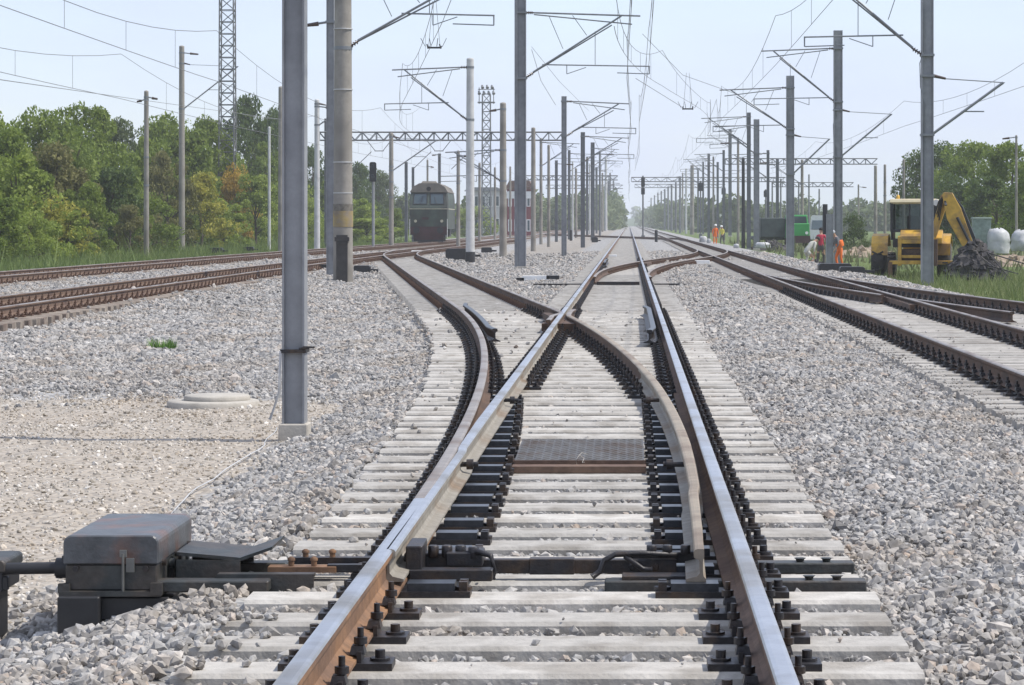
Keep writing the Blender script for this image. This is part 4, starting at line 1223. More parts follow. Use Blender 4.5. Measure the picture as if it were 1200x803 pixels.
# ---------------------------------------------------------------- wires
def wire_run(xf, sup, label, zc=6.3, hm=1.35, rr=.009, ext=None, drop=True, rc_=None):
    root = empty('overhead_line', (0, 0, 0), label=label, cat='overhead line')
    bc, bm2, bd = MB(), MB(), MB()
    def zc_at(y): return zc if not callable(zc) else zc(y)
    for a, c in zip(sup[:-1], sup[1:]):
        k = 12
        pm_, pc_ = [], []
        for i in range(k + 1):
            t = i / k; y = a + (c - a) * t; x = float(xf(y)) + (.1 if sup.index(a) % 2 else -.1) * (1 - 2 * t)
            sag = 4 * t * (1 - t)
            zz = zc_at(y)
            pm_.append((x, y, zz + hm - sag * hm * .62)); pc_.append((x, y, zz - .03 * sag))
            if drop and 0 < i < k and i % 2 == 0: bd.cyl(pm_[-1], pc_[-1], rr * .7, n=3, caps=False)
        bm2.tube(pm_, rr, 4); bc.tube(pc_, rr, 4)
    bm2.build('messenger_wire', M['wire'], root); bc.build('contact_wire', M['wire'], root)
    if drop: o = bd.build('dropper', M['wire'], root); o['kind'] = 'stuff'
    return root
wire_run(lambda y: XM + .3, [20, 50, 96, 134, 181, 240, 300, 370, 450, 600], 'overhead line above the straight track in front', zc=lambda y: 6.9 - .6 * min(1, max(0, (y - 96) / 40)), hm=1.5)
wire_run(lambda y: XM + .9, [30, 96, 134, 181, 240], 'second overhead line beside the one over the straight track', zc=lambda y: 7.3 - .9 * min(1, max(0, (y - 96) / 60)), hm=1.4)
wire_run(lambda y: xA(y) - .9, [35, 78, 130, 172, 240, 320, 420], 'overhead line above the nearer rusty line on the left', zc=5.8, hm=1.5)
wire_run(xB, [45, 88, 138, 172, 240, 330], 'overhead line above the outer rusty line on the left', zc=5.75, hm=1.5)
wire_run(xL, [28, 71, 107, 143], 'overhead line slanting left above the connecting track', zc=lambda y: 7.2 - .9 * min(1, max(0, (y - 60) / 60)), hm=1.6)
wire_run(lambda y: XC + 0 * y, [30, 80, 121, 134, 187, 250, 330, 420], 'overhead line above the right hand line of dark rails', zc=6.4, hm=1.5)
wire_run(xR, [67, 96, 134, 150], 'overhead line above the short connecting track on the right', zc=6.6, hm=1.3)
wire_run(lambda y: 13.2 + 0 * y, [40, 80, 125, 187, 250], 'thin overhead line at the far right beyond the steel masts', zc=6.2, hm=1.2)
def plain_wire(pts, label, r_=.011):
    b = MB(); b.tube(pts, r_, 4); o = b.build('feeder_wire', M['wire']); tag(o, label, 'wire'); return o
plain_wire([(X_at(-10, 70), 70, Z_at(92, 70)), (X_at(150, 120), 120, Z_at(115, 120)), (X_at(330, 190), 190, Z_at(140, 190))], 'low feeder wire along the left treetops')
plain_wire([(X_at(623, 97), 97, Z_at(55, 97)), (X_at(655, 110), 110, Z_at(95, 110)), (X_at(690, 134), 134, Z_at(130, 134))], 'slack feeder wire hanging right of the tallest grey mast', .009)
plain_wire([(X_at(623, 97), 97, Z_at(58, 97)), (X_at(634, 100), 100, Z_at(95, 100)), (X_at(651, 106), 106, Z_at(123, 106))], 'short slack wire drooping close to the tallest grey mast', .009)
plain_wire([(X_at(753, 96), 96, Z_at(40, 96)), (X_at(800, 120), 120, Z_at(88, 120)), (X_at(862, 140), 140, Z_at(110, 140))], 'upper wire crossing the sky from the tallest mast to the right row', .012)
plain_wire([(X_at(745, 96), 96, Z_at(92, 96)), (X_at(800, 118), 118, Z_at(126, 118))], 'lower wire crossing the sky to the hanging insulator', .012)
for px, py, Y, lb in ((509, 55, 92, 'spiky section insulator hanging in the wires above the left connecting track'), (806, 127, 118, 'small section insulator hanging in the wires right of the straight track')):
    root = empty('section_insulator', (X_at(px, Y), Y, Z_at(py, Y)), label=lb, cat='insulator')
    b = MB()
    for s in (-.22, .22): b.tube([(s, -.5, .05), (s, 0, -.05), (s, .5, .05)], .025, 5)
    b.box((0, 0, -.03), (.5, .08, .06)); b.build('frame', M['black'], root)
    b = MB()
    for s in (-.3, -.1, .1, .3): b.cyl((s, -.2, 0), (s * 1.5, -.35, .28), .012, n=4)
    b.build('horn', M['black'], root)
    b = MB()
    for s in (-.2, .2): b.cyl((s, 0, 0), (s * .3, 0, 1.6), .008, n=4)
    b.build('hanger', M['wire'], root)

# ---------------------------------------------------------------- signals
def signal(px, Y, zb, pt, heads, label, head_px, m='galv_far'):
    root = empty('signal', (X_at(px, Y), Y, zb), label=label, cat='signal')
    H = Z_at(pt, Y) - zb
    b = MB(); b.cyl((0, .2, 0), (0, .2, H), .09, n=8); b.box((0, .2, .1), (.4, .4, .5)); b.build('post', M[m], root)
    w_ = head_px * Y / F
    for (a, c) in heads:
        z0, z1 = Z_at(c, Y) - zb, Z_at(a, Y) - zb
        b = MB(); b.prism(lidpoly(w_ / 2, z1 - z0, w_ * .3), 'y', -.08, .08); hd = b.build('signal_head', M['black'], root, (0, 0, z0))
        k = 2
        for i in range(k):
            b = MB(); zc_ = (z1 - z0) * (i + .5) / k
            b.cyl((0, -.09, zc_), (0, -.10, zc_), w_ * .26, n=12); b.tube([(-w_ * .28, -.1, zc_), (-w_ * .2, -.25, zc_ + w_ * .22), (0, -.3, zc_ + w_ * .3), (w_ * .2, -.25, zc_ + w_ * .22), (w_ * .28, -.1, zc_)], .02, 4)
            b.build('lamp', M['oiled_blue'], hd)
signal(437, 160, -.3, 190, [(190, 213)], 'black headed signal on a grey post left of the locomotive', 8, 'galv')
signal(753.5, 290, -.1, 206, [(208, 219), (220, 228)], 'two-headed signal far off just right of the vanishing rails', 4.4)
signal(821, 330, -.1, 212, [(214, 224)], 'square headed far signal in the right row of masts', 6)
signal(848, 330, -.1, 218, [(220, 228)], 'small far signal board right of the thin clear mast', 5)
signal(897.5, 330, -.1, 222, [(223, 231)], 'small far signal board left of the grey mast by the workers', 5)
# ---------------------------------------------------------------- foliage
def leaf_mat(name, c1, c2, c3, trans=.25):
    m = bpy.data.materials.new(name); m.use_nodes = True
    n, l = m.node_tree.nodes, m.node_tree.links
    p = n['Principled BSDF']; p.inputs['Roughness'].default_value = .6; p.inputs['Specular IOR Level'].default_value = .25
    g = n.new('ShaderNodeNewGeometry')
    q = n.new('ShaderNodeValToRGB'); e = q.color_ramp.elements
    e[0].position, e[0].color = 0, (*c1, 1); e[1].position, e[1].color = 1, (*c3, 1)
    k = e.new(.5); k.color = (*c2, 1)
    nz = n.new('ShaderNodeTexNoise'); nz.inputs['Scale'].default_value = .9; nz.inputs['Detail'].default_value = 3
    l.new(g.outputs['Position'], nz.inputs['Vector'])
    ad = n.new('ShaderNodeMath'); ad.operation = 'MULTIPLY_ADD'; ad.inputs[1].default_value = .5
    l.new(g.outputs['Random Per Island'], ad.inputs[0])
    sb = n.new('ShaderNodeMath'); sb.operation = 'MULTIPLY_ADD'; sb.inputs[1].default_value = 1.4; sb.inputs[2].default_value = -.45
    l.new(nz.outputs['Fac'], sb.inputs[0]); l.new(sb.outputs[0], ad.inputs[2])
    l.new(ad.outputs[0], q.inputs[0]); l.new(q.outputs[0], p.inputs['Base Color'])
    t = n.new('ShaderNodeBsdfTranslucent'); l.new(q.outputs[0], t.inputs[0])
    mx = n.new('ShaderNodeMixShader'); mx.inputs[0].default_value = trans
    l.new(p.outputs[0], mx.inputs[1]); l.new(t.outputs[0], mx.inputs[2])
    l.new(mx.outputs[0], n['Material Output'].inputs[0])
    return m
LV = {
    'green': leaf_mat('green_leaves', (.09, .135, .022), (.18, .24, .042), (.28, .34, .08), .42),
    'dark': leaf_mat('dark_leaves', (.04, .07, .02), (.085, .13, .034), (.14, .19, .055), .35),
    'light': leaf_mat('light_leaves', (.15, .20, .032), (.26, .33, .06), (.38, .43, .12), .42),
    'yellow': leaf_mat('yellowing_leaves', (.20, .22, .035), (.35, .34, .06), (.52, .47, .10), .4),
    'orange': leaf_mat('orange_leaves', (.26, .20, .03), (.48, .31, .05), (.62, .45, .09), .35),
    'olive': leaf_mat('olive_leaves', (.125, .125, .04), (.20, .195, .07), (.28, .265, .105), .4),
    'grey': leaf_mat('greyish_leaves', (.07, .10, .04), (.125, .16, .065), (.18, .215, .10), .35),
}
M['bark'] = mat('bark', (.10, .08, .06), .95, 0, .3, 6)

def leaf_quads(cen, size, seed, up=.35):
    r = np.random.default_rng(seed); k = len(cen)
    d = r.normal(size=(k, 3)); d[:, 2] += up * 2; d /= np.linalg.norm(d, axis=1)[:, None]
    a = np.cross(d, r.normal(size=(k, 3))); a /= np.linalg.norm(a, axis=1)[:, None] + 1e-9
    b = np.cross(d, a)
    s = (size * np.exp(r.normal(0, .35, k)))[:, None]
    v = np.stack([cen - a * s, cen + b * s * .6, cen + a * s, cen - b * s * .6], 1).reshape(-1, 3)
    f = np.arange(4 * k).reshape(-1, 4)
    return v, f
def np_mesh(name, v, f, m):
    me = bpy.data.meshes.new(name)
    k, q = f.shape
    me.vertices.add(len(v)); me.vertices.foreach_set('co', v.astype(np.float32).ravel())
    me.loops.add(k * q); me.loops.foreach_set('vertex_index', f.astype(np.int32).ravel())
    me.polygons.add(k); me.polygons.foreach_set('loop_start', np.arange(0, k * q, q, dtype=np.int32))
    me.update(calc_edges=True)
    me.materials.append(m)
    return me
def tree_shape(seed, bush, nclump, leaves, leaf):
    """unit tree: 1 high, about 1 wide; trunk with limbs and a crown of leaf clumps"""
    r = np.random.default_rng(seed)
    cl = []
    lo = .04 if bush else .13
    for i in range(nclump):
        t = r.uniform(0, 1)
        z = lo + (0.93 - lo) * t
        prof = (math.sin(math.pi * (.16 + .80 * t)) ** .8) if not bush else math.cos(t * 1.35) ** .7
        rad = .5 * prof * math.sqrt(r.uniform(.12, 1)); a = r.uniform(0, 6.283)
        cl.append((rad * math.cos(a), rad * math.sin(a), z, r.uniform(.07, .15)))
    pts = []
    for x, y, z, s in cl:
        k = int(leaves / nclump * r.uniform(.6, 1.4))
        g = r.normal(size=(k, 3)); g /= np.linalg.norm(g, axis=1)[:, None] + 1e-9
        g *= (r.uniform(.3, 1, k) ** .5)[:, None]
        pts.append(np.array([x, y, z]) + g * np.array([s * 1.15, s * 1.15, s * .8]))
    pts = np.concatenate(pts); pts = pts[pts[:, 2] > .01]
    v, f = leaf_quads(pts, leaf, seed + 1)
    crown = np_mesh('crown', v, f, LV['green'])
    b = MB()
    b.tube([(0, 0, -.06), (.01, 0, .18), (-.012, .012, .42), (.01, -.005, .7), (0, 0, .86)], [.028, .022, .016, .009, .004], 7)
    for x, y, z, s in sorted(cl, key=lambda c: -c[3])[:10]:
        z0 = max(.10, z * .62)
        b.tube([(0, 0, z0), (x * .5, y * .5, z0 + (z - z0) * .6), (x, y, z)], [.010, .007, .003], 5)
    trunk = b.mesh('trunk', M['bark'])
    return crown, trunk
TREES = [tree_shape(11, False, 56, 15000, .0135), tree_shape(12, False, 70, 16000, .013), tree_shape(13, False, 44, 13000, .014)]
BUSHES = [tree_shape(21, True, 40, 10000, .0165), tree_shape(22, True, 54, 11000, .016), tree_shape(23, True, 32, 9000, .017)]
_tk = 0
def tree(px, X0, pt, wpx, kind, lm, label, Y=None, group=None, name=None, zb=-.5):
    global _tk
    Y = Y or X0 * F / (px - VX)
    X = X_at(px, Y)
    H = Z_at(pt, Y) - zb; W = wpx * Y / F * 1.28
    crown, trunk = (BUSHES if kind == 'b' else TREES)[_tk % 3]; _tk += 1
    root = empty(name or ('bush' if kind == 'b' else 'tree'), (X, Y, zb), random.uniform(0, 6.28), label, 'bush' if kind == 'b' else 'tree', group)
    for me, nm in ((crown, 'crown'), (trunk, 'trunk')):
        o = link(nm, me, root, scl=(W, W, H))
        if nm == 'crown':
            o.material_slots[0].link = 'OBJECT'; o.material_slots[0].material = LV[lm]
    return root
TG = 'trees and bushes behind the left verge'
for a in [
    (-8, -36, 128, 90, 't', 'light', 'light green tree cut by the left edge of the picture'),
    (48, -38, 124, 88, 't', 'green', 'broad green tree second from the left edge, along the skyline'),
    (100, -37, 118, 92, 't', 'green', 'tall rounded green tree, highest at the far left'),
    (143, -40, 138, 70, 't', 'grey', 'greyish tree behind the leftmost concrete mast'),
    (196, -38, 130, 78, 't', 'green', 'green tree on the skyline left of the tall concrete mast'),
    (240, -36, 134, 74, 't', 'green', 'bushy green tree between the tall concrete mast and the lattice tower'),
    (290, -38, 110, 70, 't', 'dark', 'tall dark tree behind the lattice tower'),
    (322, -39, 122, 56, 't', 'dark', 'dark tree showing left of the near steel mast'),
    (366, -37, 168, 46, 't', 'dark', 'dark tree in the gap right of the near steel mast'),
    (418, -36, 190, 46, 't', 'dark', 'dark tree behind the black headed signal'),
    (443, -36, 197, 34, 't', 'grey', 'smaller greyish tree right of the black headed signal'),
    (18, -31, 178, 88, 'b', 'light', 'pale green bush at the left edge above the grass'),
    (66, -32, 168, 92, 'b', 'olive', 'brownish olive bush between pale green ones at the left'),
    (60, -30, 226, 76, 'b', 'yellow', 'low yellowing bush in front of the olive one'),
    (98, -30, 212, 66, 'b', 'green', 'mid green bush left of the dark hollow'),
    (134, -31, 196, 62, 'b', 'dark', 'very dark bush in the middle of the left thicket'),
    (168, -30, 222, 66, 'b', 'green', 'green bush at the foot of the leftmost concrete mast'),
    (196, -33, 176, 60, 'b', 'olive', 'olive bush just left of the tall concrete mast'),
    (236, -31, 202, 62, 'b', 'yellow', 'yellow green bush right of the tall concrete mast'),
    (276, -33, 188, 42, 'b', 'orange', 'small bush turning orange beneath the lattice tower'),
    (262, -30, 232, 52, 'b', 'light', 'light green bush in front of the orange one'),
    (300, -31, 205, 54, 'b', 'light', 'light green bush next to the near steel mast'),
    (350, -30, 214, 50, 'b', 'light', 'light green bush between the near mast and the banded mast'),
    (424, -27, 232, 46, 'b', 'light', 'bright green low bush right of the banded concrete mast'),
    (462, -25, 244, 30, 'b', 'green', 'green bush at the locomotive\'s left side'),
    (556, -24, 240, 44, 'b', 'light', 'low bright bush right of the locomotive behind the white mast'),
    (648, -18, 244, 36, 'b', 'green', 'low green bush in front of the far treeline'),
]:
    tree(*a[:6], a[6], group=TG)
for a in [
    (-2, -29, 232, 70, 'b', 'green', 'low green bush in the corner where the left verge leaves the picture'),
    (34, -29, 244, 54, 'b', 'light', 'lowest pale bush at the grass edge, second from the left'),
    (82, -29, 246, 50, 'b', 'light', 'small pale bush directly left of the dark hollow'),
    (152, -29, 240, 44, 'b', 'olive', 'small olive bush at the grass edge right of the dark hollow'),
    (120, -35, 160, 84, 'b', 'green', 'big rounded green crown above the dark hollow'),
    (178, -35, 158, 70, 'b', 'green', 'rounded green crown between the two left concrete masts'),
    (222, -36, 152, 80, 'b', 'green', 'rounded green crown just right of the tall concrete mast'),
    (258, -35, 168, 60, 'b', 'light', 'rounded paler crown left of the lattice tower'),
    (310, -36, 165, 60, 'b', 'green', 'rounded crown right of the lattice tower'),
    (10, -34, 150, 90, 'b', 'green', 'rounded crown above the pale bush at the left edge'),
    (82, -35, 146, 86, 'b', 'green', 'wide rounded crown behind the olive bush'),
    (390, -33, 210, 50, 'b', 'green', 'green crown behind the banded concrete mast'),
]:
    tree(*a[:6], a[6], group=TG)
tree(430, -24, 256, 70, 'b', 'light', 'low sunlit scrub at the verge left of the locomotive', group=TG)
TR = 'trees behind the backhoe on the right'
for a in [
    (1098, 30, 164, 74, 't', 'dark', 'tall dark green tree right behind the backhoe boom', 235),
    (1140, 30, 163, 84, 't', 'green', 'broad green tree right of the backhoe boom', 215),
    (1186, 30, 166, 88, 't', 'green', 'green tree cut by the right edge of the picture', 200),
    (1122, 30, 200, 70, 'b', 'dark', 'dark undergrowth bush behind the boom', 205),
    (1168, 30, 205, 84, 'b', 'dark', 'dark undergrowth bush above the white bales', 190),
    (1215, 30, 190, 70, 'b', 'green', 'bush half outside the right edge of the picture', 180),
    (1000, 30, 246, 27, 'b', 'dark', 'single round dark bush left of the backhoe cab', 190),
]:
    tree(*a[:6], a[6], Y=a[7], group=TR)

def wood(name, strips, lm, label, seed):
    """far-off wood that reads as one mass: leaf clumps filling strips of (x0,y0,x1,y1,depth,height,leaf,count)"""
    r = np.random.default_rng(seed); V, Fc = [], []; off = 0
    for x0, y0, x1, y1, dep, h, leaf, k in strips:
        L = math.hypot(x1 - x0, y1 - y0); nc = int(max(10, L / (h * .42)))
        tc = r.uniform(0, 1, nc); hc = h * r.uniform(.62, 1.05, nc); rc_ = h * r.uniform(.28, .46, nc); dc = r.uniform(-dep, dep, nc)
        i = r.integers(0, nc, k)
        g = r.normal(size=(k, 3)); g /= np.linalg.norm(g, axis=1)[:, None]; g *= (r.uniform(.35, 1, k) ** .4)[:, None]
        lvl = r.uniform(0, 1, k)
        zc = hc[i] - rc_[i] * .8 - lvl ** 1.4 * (hc[i] - rc_[i])
        ux, uy = (x1 - x0) / L, (y1 - y0) / L
        cx = x0 + (x1 - x0) * tc[i] - uy * dc[i]; cy = y0 + (y1 - y0) * tc[i] + ux * dc[i]
        c = np.stack([cx + g[:, 0] * rc_[i], cy + g[:, 1] * rc_[i], np.maximum(zc + g[:, 2] * rc_[i] * .8, -.3)], 1)
        v, f = leaf_quads(c, leaf, seed + 1); V.append(v); Fc.append(f + off); off += len(v)
    me = np_mesh(name, np.concatenate(V), np.concatenate(Fc), LV[lm])
    o = link(name, me); tag(o, label, kind='stuff'); return o
wood('woodland', [(-46, 120, -42, 420, 4, 8.6, .19, 70000), (-40, 110, -37, 300, 2, 5.0, .17, 34000)], 'green', 'dense green woodland backing the bushes along the left side', 61)
wood('far_woodland', [(-27, 500, -12, 640, 6, 8.5, .6, 9000), (-70, 480, -27, 520, 6, 8, .6, 9000), (-7.5, 640, -7, 1250, 2, 12.0, .8, 12000)], 'grey', 'far woodland closing in left of the vanishing rails', 62)
wood('far_woodland', [(16, 760, 11, 1500, 4, 10.5, .9, 9000), (17, 560, 120, 760, 9, 8.2, .7, 22000), (60, 420, 140, 420, 8, 5.5, .6, 9000)], 'grey', 'far woodland behind the right hand masts and vehicles', 63)
wood('far_woodland', [(-420, 2450, 520, 2500, 30, 17, 2.4, 14000)], 'grey', 'farthest woodland fading into the haze at the vanishing point', 64)
# hills behind on the right
hx = np.linspace(-100, 900, 60); hy = np.array([1400, 1500, 1650, 1800, 2000])
HX, HY = np.meshgrid(hx, hy)
HZ = -1.5 + np.sin((HY - 1400) / 600 * math.pi * .5) * (13 + 6 * np.sin(HX * .011 + 1) + 3 * np.sin(HX * .031)) * np.clip((HX + 60) / 160, 0, 1)
kx = len(hx); ii = (np.arange(len(hy) - 1)[:, None] * kx + np.arange(kx - 1)[None, :]).ravel()
o = link('hills', np_mesh('hills', np.stack([HX.ravel(), HY.ravel(), HZ.ravel()], 1), np.stack([ii, ii + 1, ii + kx + 1, ii + kx], 1), mat('hill_scrub', (.07, .10, .045), .9, 0, .3, .05)))
tag(o, 'low wooded hills far off on the right', kind='structure')

# grass and weeds
def grass_field(name, x, y, h, w_, m, label, seed):
    r = np.random.default_rng(seed); k = len(x)
    z = gz(x, y) - .02
    t = r.uniform(0, 6.283, k); hh = h * np.exp(r.normal(0, .35, k)); ln = r.normal(0, .35, (k, 2)) * hh[:, None]
    dx, dy = np.cos(t) * w_, np.sin(t) * w_
    v = np.stack([np.stack([x - dx, y - dy, z], 1), np.stack([x + dx, y + dy, z], 1), np.stack([x + ln[:, 0], y + ln[:, 1], z + hh], 1)], 1).reshape(-1, 3)
    o = link(name, np_mesh(name, v, np.arange(3 * k).reshape(-1, 3), m)); tag(o, label, kind='stuff'); return o
GM = leaf_mat('meadow_grass', (.095, .14, .04), (.15, .205, .06), (.23, .26, .10), .35)
r = np.random.default_rng(91)
k = 90000
y = 62 + 190 * r.uniform(0, 1, k) ** 1.5; x = -19.7 - 14 * r.uniform(0, 1, k) ** 1.3
keep = (x > -.25 * y - 2)
x, y = x[keep], y[keep]
grass_field('grass', x, y, np.where(r.uniform(0, 1, len(x)) < .05, .7, .32) * np.clip((-19.2 - x) / 2.5, .3, 1.2), .035, GM, 'tall green grass on the verge beyond the left lines', 92)
k = 34000
y = 36 + 70 * r.uniform(0, 1, k) ** 1.2; x = 7.9 + 12 * r.uniform(0, 1, k)
sa, gr, ea = zones(x, y)
keep = (x < .157 * y + 1.5) & (gr > .5) & (ea < .4) & (wob(x, y, .8) > -.35)
x, y = x[keep], y[keep]
grass_field('weeds', x, y, .24 * np.clip((x - 7.4) / 1.5, .3, 1.2), .018, leaf_mat('weed_leaves', (.10, .145, .045), (.17, .21, .075), (.28, .28, .14), .35), 'scrubby weeds around the backhoe on the right', 94)
k = 16000
y = 100 + 160 * r.uniform(0, 1, k); x = 9.5 + 40 * r.uniform(0, 1, k)
sa, gr, ea = zones(x, y)
keep = (wob(x, y, .35, 3) > .05)
grass_field('weeds', x[keep], y[keep], .5, .06, leaf_mat('dry_weeds', (.09, .11, .045), (.15, .165, .075), (.24, .22, .12), .3), 'dry weeds on the rough ground behind the workers', 96)

# ---------------------------------------------------------------- locomotive
M['loco_green'] = mat('faded_green_paint', (.058, .08, .062), .55, 0, .3, 1.8, col2=(.04, .045, .036), c2amt=.8)
M['loco_roof'] = mat('grimy_roof', (.18, .162, .138), .85, 0, .25, 1.4, col2=(.10, .088, .075))
M['loco_red'] = mat('dark_red_beam', (.055, .022, .025), .7, 0, .3, 2, col2=(.035, .025, .025))
M['loco_cream'] = mat('cream_stripe', (.45, .42, .31), .6)
lo = empty('locomotive', (-14.95, 196, .2), .02, 'dark green locomotive with a grey roof and two windscreens standing on the left line', 'locomotive')
W2 = 1.44
b = MB()
sec = [(-W2, .95), (W2, .95), (W2, 3.2), (1.36, 3.75), (-1.36, 3.75), (-W2, 3.2)]
b.prism(sec, 'y', .55, 11)
b.add([(-W2 * .94, 0, .95), (W2 * .94, 0, .95), (W2 * .97, -.06, 2.55), (-W2 * .97, -.06, 2.55), (-1.28, .38, 3.75), (1.28, .38, 3.75),
       (-W2, .55, .95), (W2, .55, .95), (W2, .55, 3.2), (-W2, .55, 3.2), (-1.36, .55, 3.75), (1.36, .55, 3.75)],
      [(0, 1, 2, 3), (3, 2, 5, 4), (0, 3, 9, 6), (3, 4, 10, 9), (1, 7, 8, 2), (2, 8, 11, 5), (4, 5, 11, 10), (0, 6, 7, 1)])
b.build('body', M['loco_green'], lo)
b = MB(); b.prism([(-1.42, 3.70), (1.42, 3.70), (1.18, 4.12), (.70, 4.38), (-.70, 4.38), (-1.18, 4.12)], 'y', .25, 10.8)
b.box((0, 1.2, 4.46), (1.2, 1.4, .16), top=.8); b.build('roof', M['loco_roof'], lo)
def slope_y(z): return -.06 + .44 * (z - 2.55) / 1.2
for s in (-1, 1):
    b = MB(); x0, x1 = s * .13, s * 1.14
    z0, z1 = 2.82, 3.60
    b.add([(x0, slope_y(z0) - .012, z0), (x1, slope_y(z0) - .012, z0), (x1 * .96, slope_y(z1) - .012, z1), (x0, slope_y(z1) - .012, z1),
           (x0, slope_y(z0) + .03, z0), (x1, slope_y(z0) + .03, z0), (x1 * .96, slope_y(z1) + .03, z1), (x0, slope_y(z1) + .03, z1)],
          [(0, 1, 2, 3), (0, 4, 5, 1), (1, 5, 6, 2), (2, 6, 7, 3), (3, 7, 4, 0)])
    wn = b.build('windscreen', M['glass'], lo)
    b = MB()
    for p, q in (((x0, z0), (x1, z0)), ((x1, z0), (x1 * .96, z1)), ((x1 * .96, z1), (x0, z1)), ((x0, z1), (x0, z0))):
        b.cyl((p[0], slope_y(p[1]) - .02, p[1]), (q[0], slope_y(q[1]) - .02, q[1]), .03, n=4)
    b.cyl((s * .6, slope_y(2.85) - .04, 2.85), (s * .42, slope_y(3.4) - .04, 3.4), .015, n=4)
    b.build('frame', M['black'], wn)
b = MB(); b.box((0, -.06, 2.46), (2.86, .05, .05)); b.box((W2 + .004, 5.8, 2.46), (.02, 10, .06)); b.build('stripe', M['loco_cream'], lo)
b = MB(); b.cyl((0, .22, 3.98), (0, .05, 3.95), .17, n=12); b.cyl((0, .05, 3.95), (0, .03, 3.95), .13, n=12); b.build('headlamp', M['black'], lo)
for s in (-1, 1):
    b = MB(); b.cyl((s * .98, -.02, 1.55), (s * .98, -.12, 1.55), .11, n=10); b.build('headlamp', M['loco_cream'], lo)
    b = MB(); b.cyl((s * .88, -.02, .86), (s * .88, -.5, .86), .10, n=8); b.cyl((s * .88, -.5, .86), (s * .88, -.56, .86), .24, n=12); b.build('buffer', M['black'], lo)
    b = MB(); b.cyl((s * 1.40, -.10, .3), (s * 1.40, -.10, 1.7), .02, n=5); b.build('handrail', M['white'], lo)
    b = MB(); b.box((s * 1.15, -.05, .28), (.45, .3, .05)); b.box((s * 1.15, -.05, .55), (.45, .25, .04)); b.build('step', M['black'], lo)
b = MB(); b.box((0, -.03, .82), (2.72, .12, .62)); b.box((0, .1, .34), (2.2, .3, .36), top=1.05); b.build('buffer_beam', M['loco_red'], lo)
b = MB(); b.box((0, -.02, .10), (2.2, .05, .18)); b.build('guard_iron', M['black'], lo)
b = MB(); b.box((0, 3.2, .62), (2.4, 4.2, .55)); b.box((0, 8.6, .62), (2.4, 3.6, .55)); b.box((0, 6.0, .7), (2.6, 1.4, .5))
for y in (1.9, 4.0, 7.6, 9.7):
    b.cyl((-.78, y, .5), (-.64, y, .5), .5, n=16); b.cyl((.64, y, .5), (.78, y, .5), .5, n=16)
b.build('bogie', M['black'], lo)
b = MB(); b.box((-.25, -.11, 1.75), (.5, .03, .16)); b.build('number_plate', M['loco_red'], lo)

# ---------------------------------------------------------------- backhoe loader
bh = empty('backhoe_loader', (X_at(1070, 90), 90, -.42), R(-10), 'yellow backhoe loader with a cream cab roof, digging arm swung over a dark heap', 'backhoe')
b = MB(); b.box((0, .85, 2.77), (1.66, 1.75, .13), top=.94); b.box((0, .85, 2.69), (1.56, 1.6, .05)); b.build('cab_roof', M['cream'], bh, bevel=.02)
b = MB()
for x, y in ((-.74, .1), (.74, .1), (-.76, 1.55), (.76, 1.55)): b.box((x, y, 2.2), (.09, .09, 1.0))
b.box((-.75, .85, 1.60), (.06, 1.4, .36)); b.box((.75, .85, 1.60), (.06, 1.4, .36)); b.box((0, .1, 1.74), (1.4, .06, .10)); b.box((-.12, .1, 2.2), (.05, .05, .98))
b.box((0, .85, 1.32), (1.4, 1.4, .3)); b.build('cab', M['black'], bh, bevel=.01)
b = MB(); b.box((.30, .10, 2.22), (.80, .012, .90)); b.build('rear_window', M['clear'], bh)
for s in (-1, 1):
    b = MB(); b.box((s * .755, .83, 2.22), (.012, 1.34, .88)); b.build('side_window', M['clear'], bh)
b = MB(); b.box((0, 1.56, 2.22), (1.42, .012, .88)); b.build('windscreen', M['clear'], bh)
b = MB(); b.box((-.05, .75, 1.55), (.45, .42, .5), top=.85); b.box((-.05, .95, 2.0), (.42, .12, .5)); b.build('seat', M['tyre'], bh)
b = MB(); b.prism([(-.3, 1.30), (.42, 1.30), (.42, 1.72), (.20, 1.78), (-.3, 1.50)], 'x', -.42, 1.02); b.build('rear_housing', M['yellow'], bh, (0, -.25, 0), bevel=.015)
b = MB(); b.box((-.42, -.5, 1.05), (.12, .14, 1.0)); b.box((.66, -.5, 1.05), (.12, .14, 1.0)); b.box((.12, -.5, 1.50), (1.2, .12, .13)); b.box((.36, -.5, .66), (2.25, .16, .13)); b.box((.12, -.48, .86), (1.0, .08, .10))
b.build('stabilizer_frame', M['yellow'], bh, bevel=.012)
for s in (-1, 1):
    b = MB(); b.box((.36 + s * 1.1, -.52, .42), (.14, .14, .5)); b.box((.36 + s * 1.1, -.52, .18), (.42, .34, .05)); b.build('stabilizer_leg', M['rust'], bh)
b = MB(); b.box((.1, .4, .85), (1.2, 1.6, .5)); b.box((.1, 2.6, .9), (.8, 3.0, .4)); b.build('chassis', M['rust_dark'], bh)
b = MB(); b.box((0, 2.8, 1.45), (.95, 2.1, .75), top=.9); b.build('bonnet', M['yellow'], bh, bevel=.03)
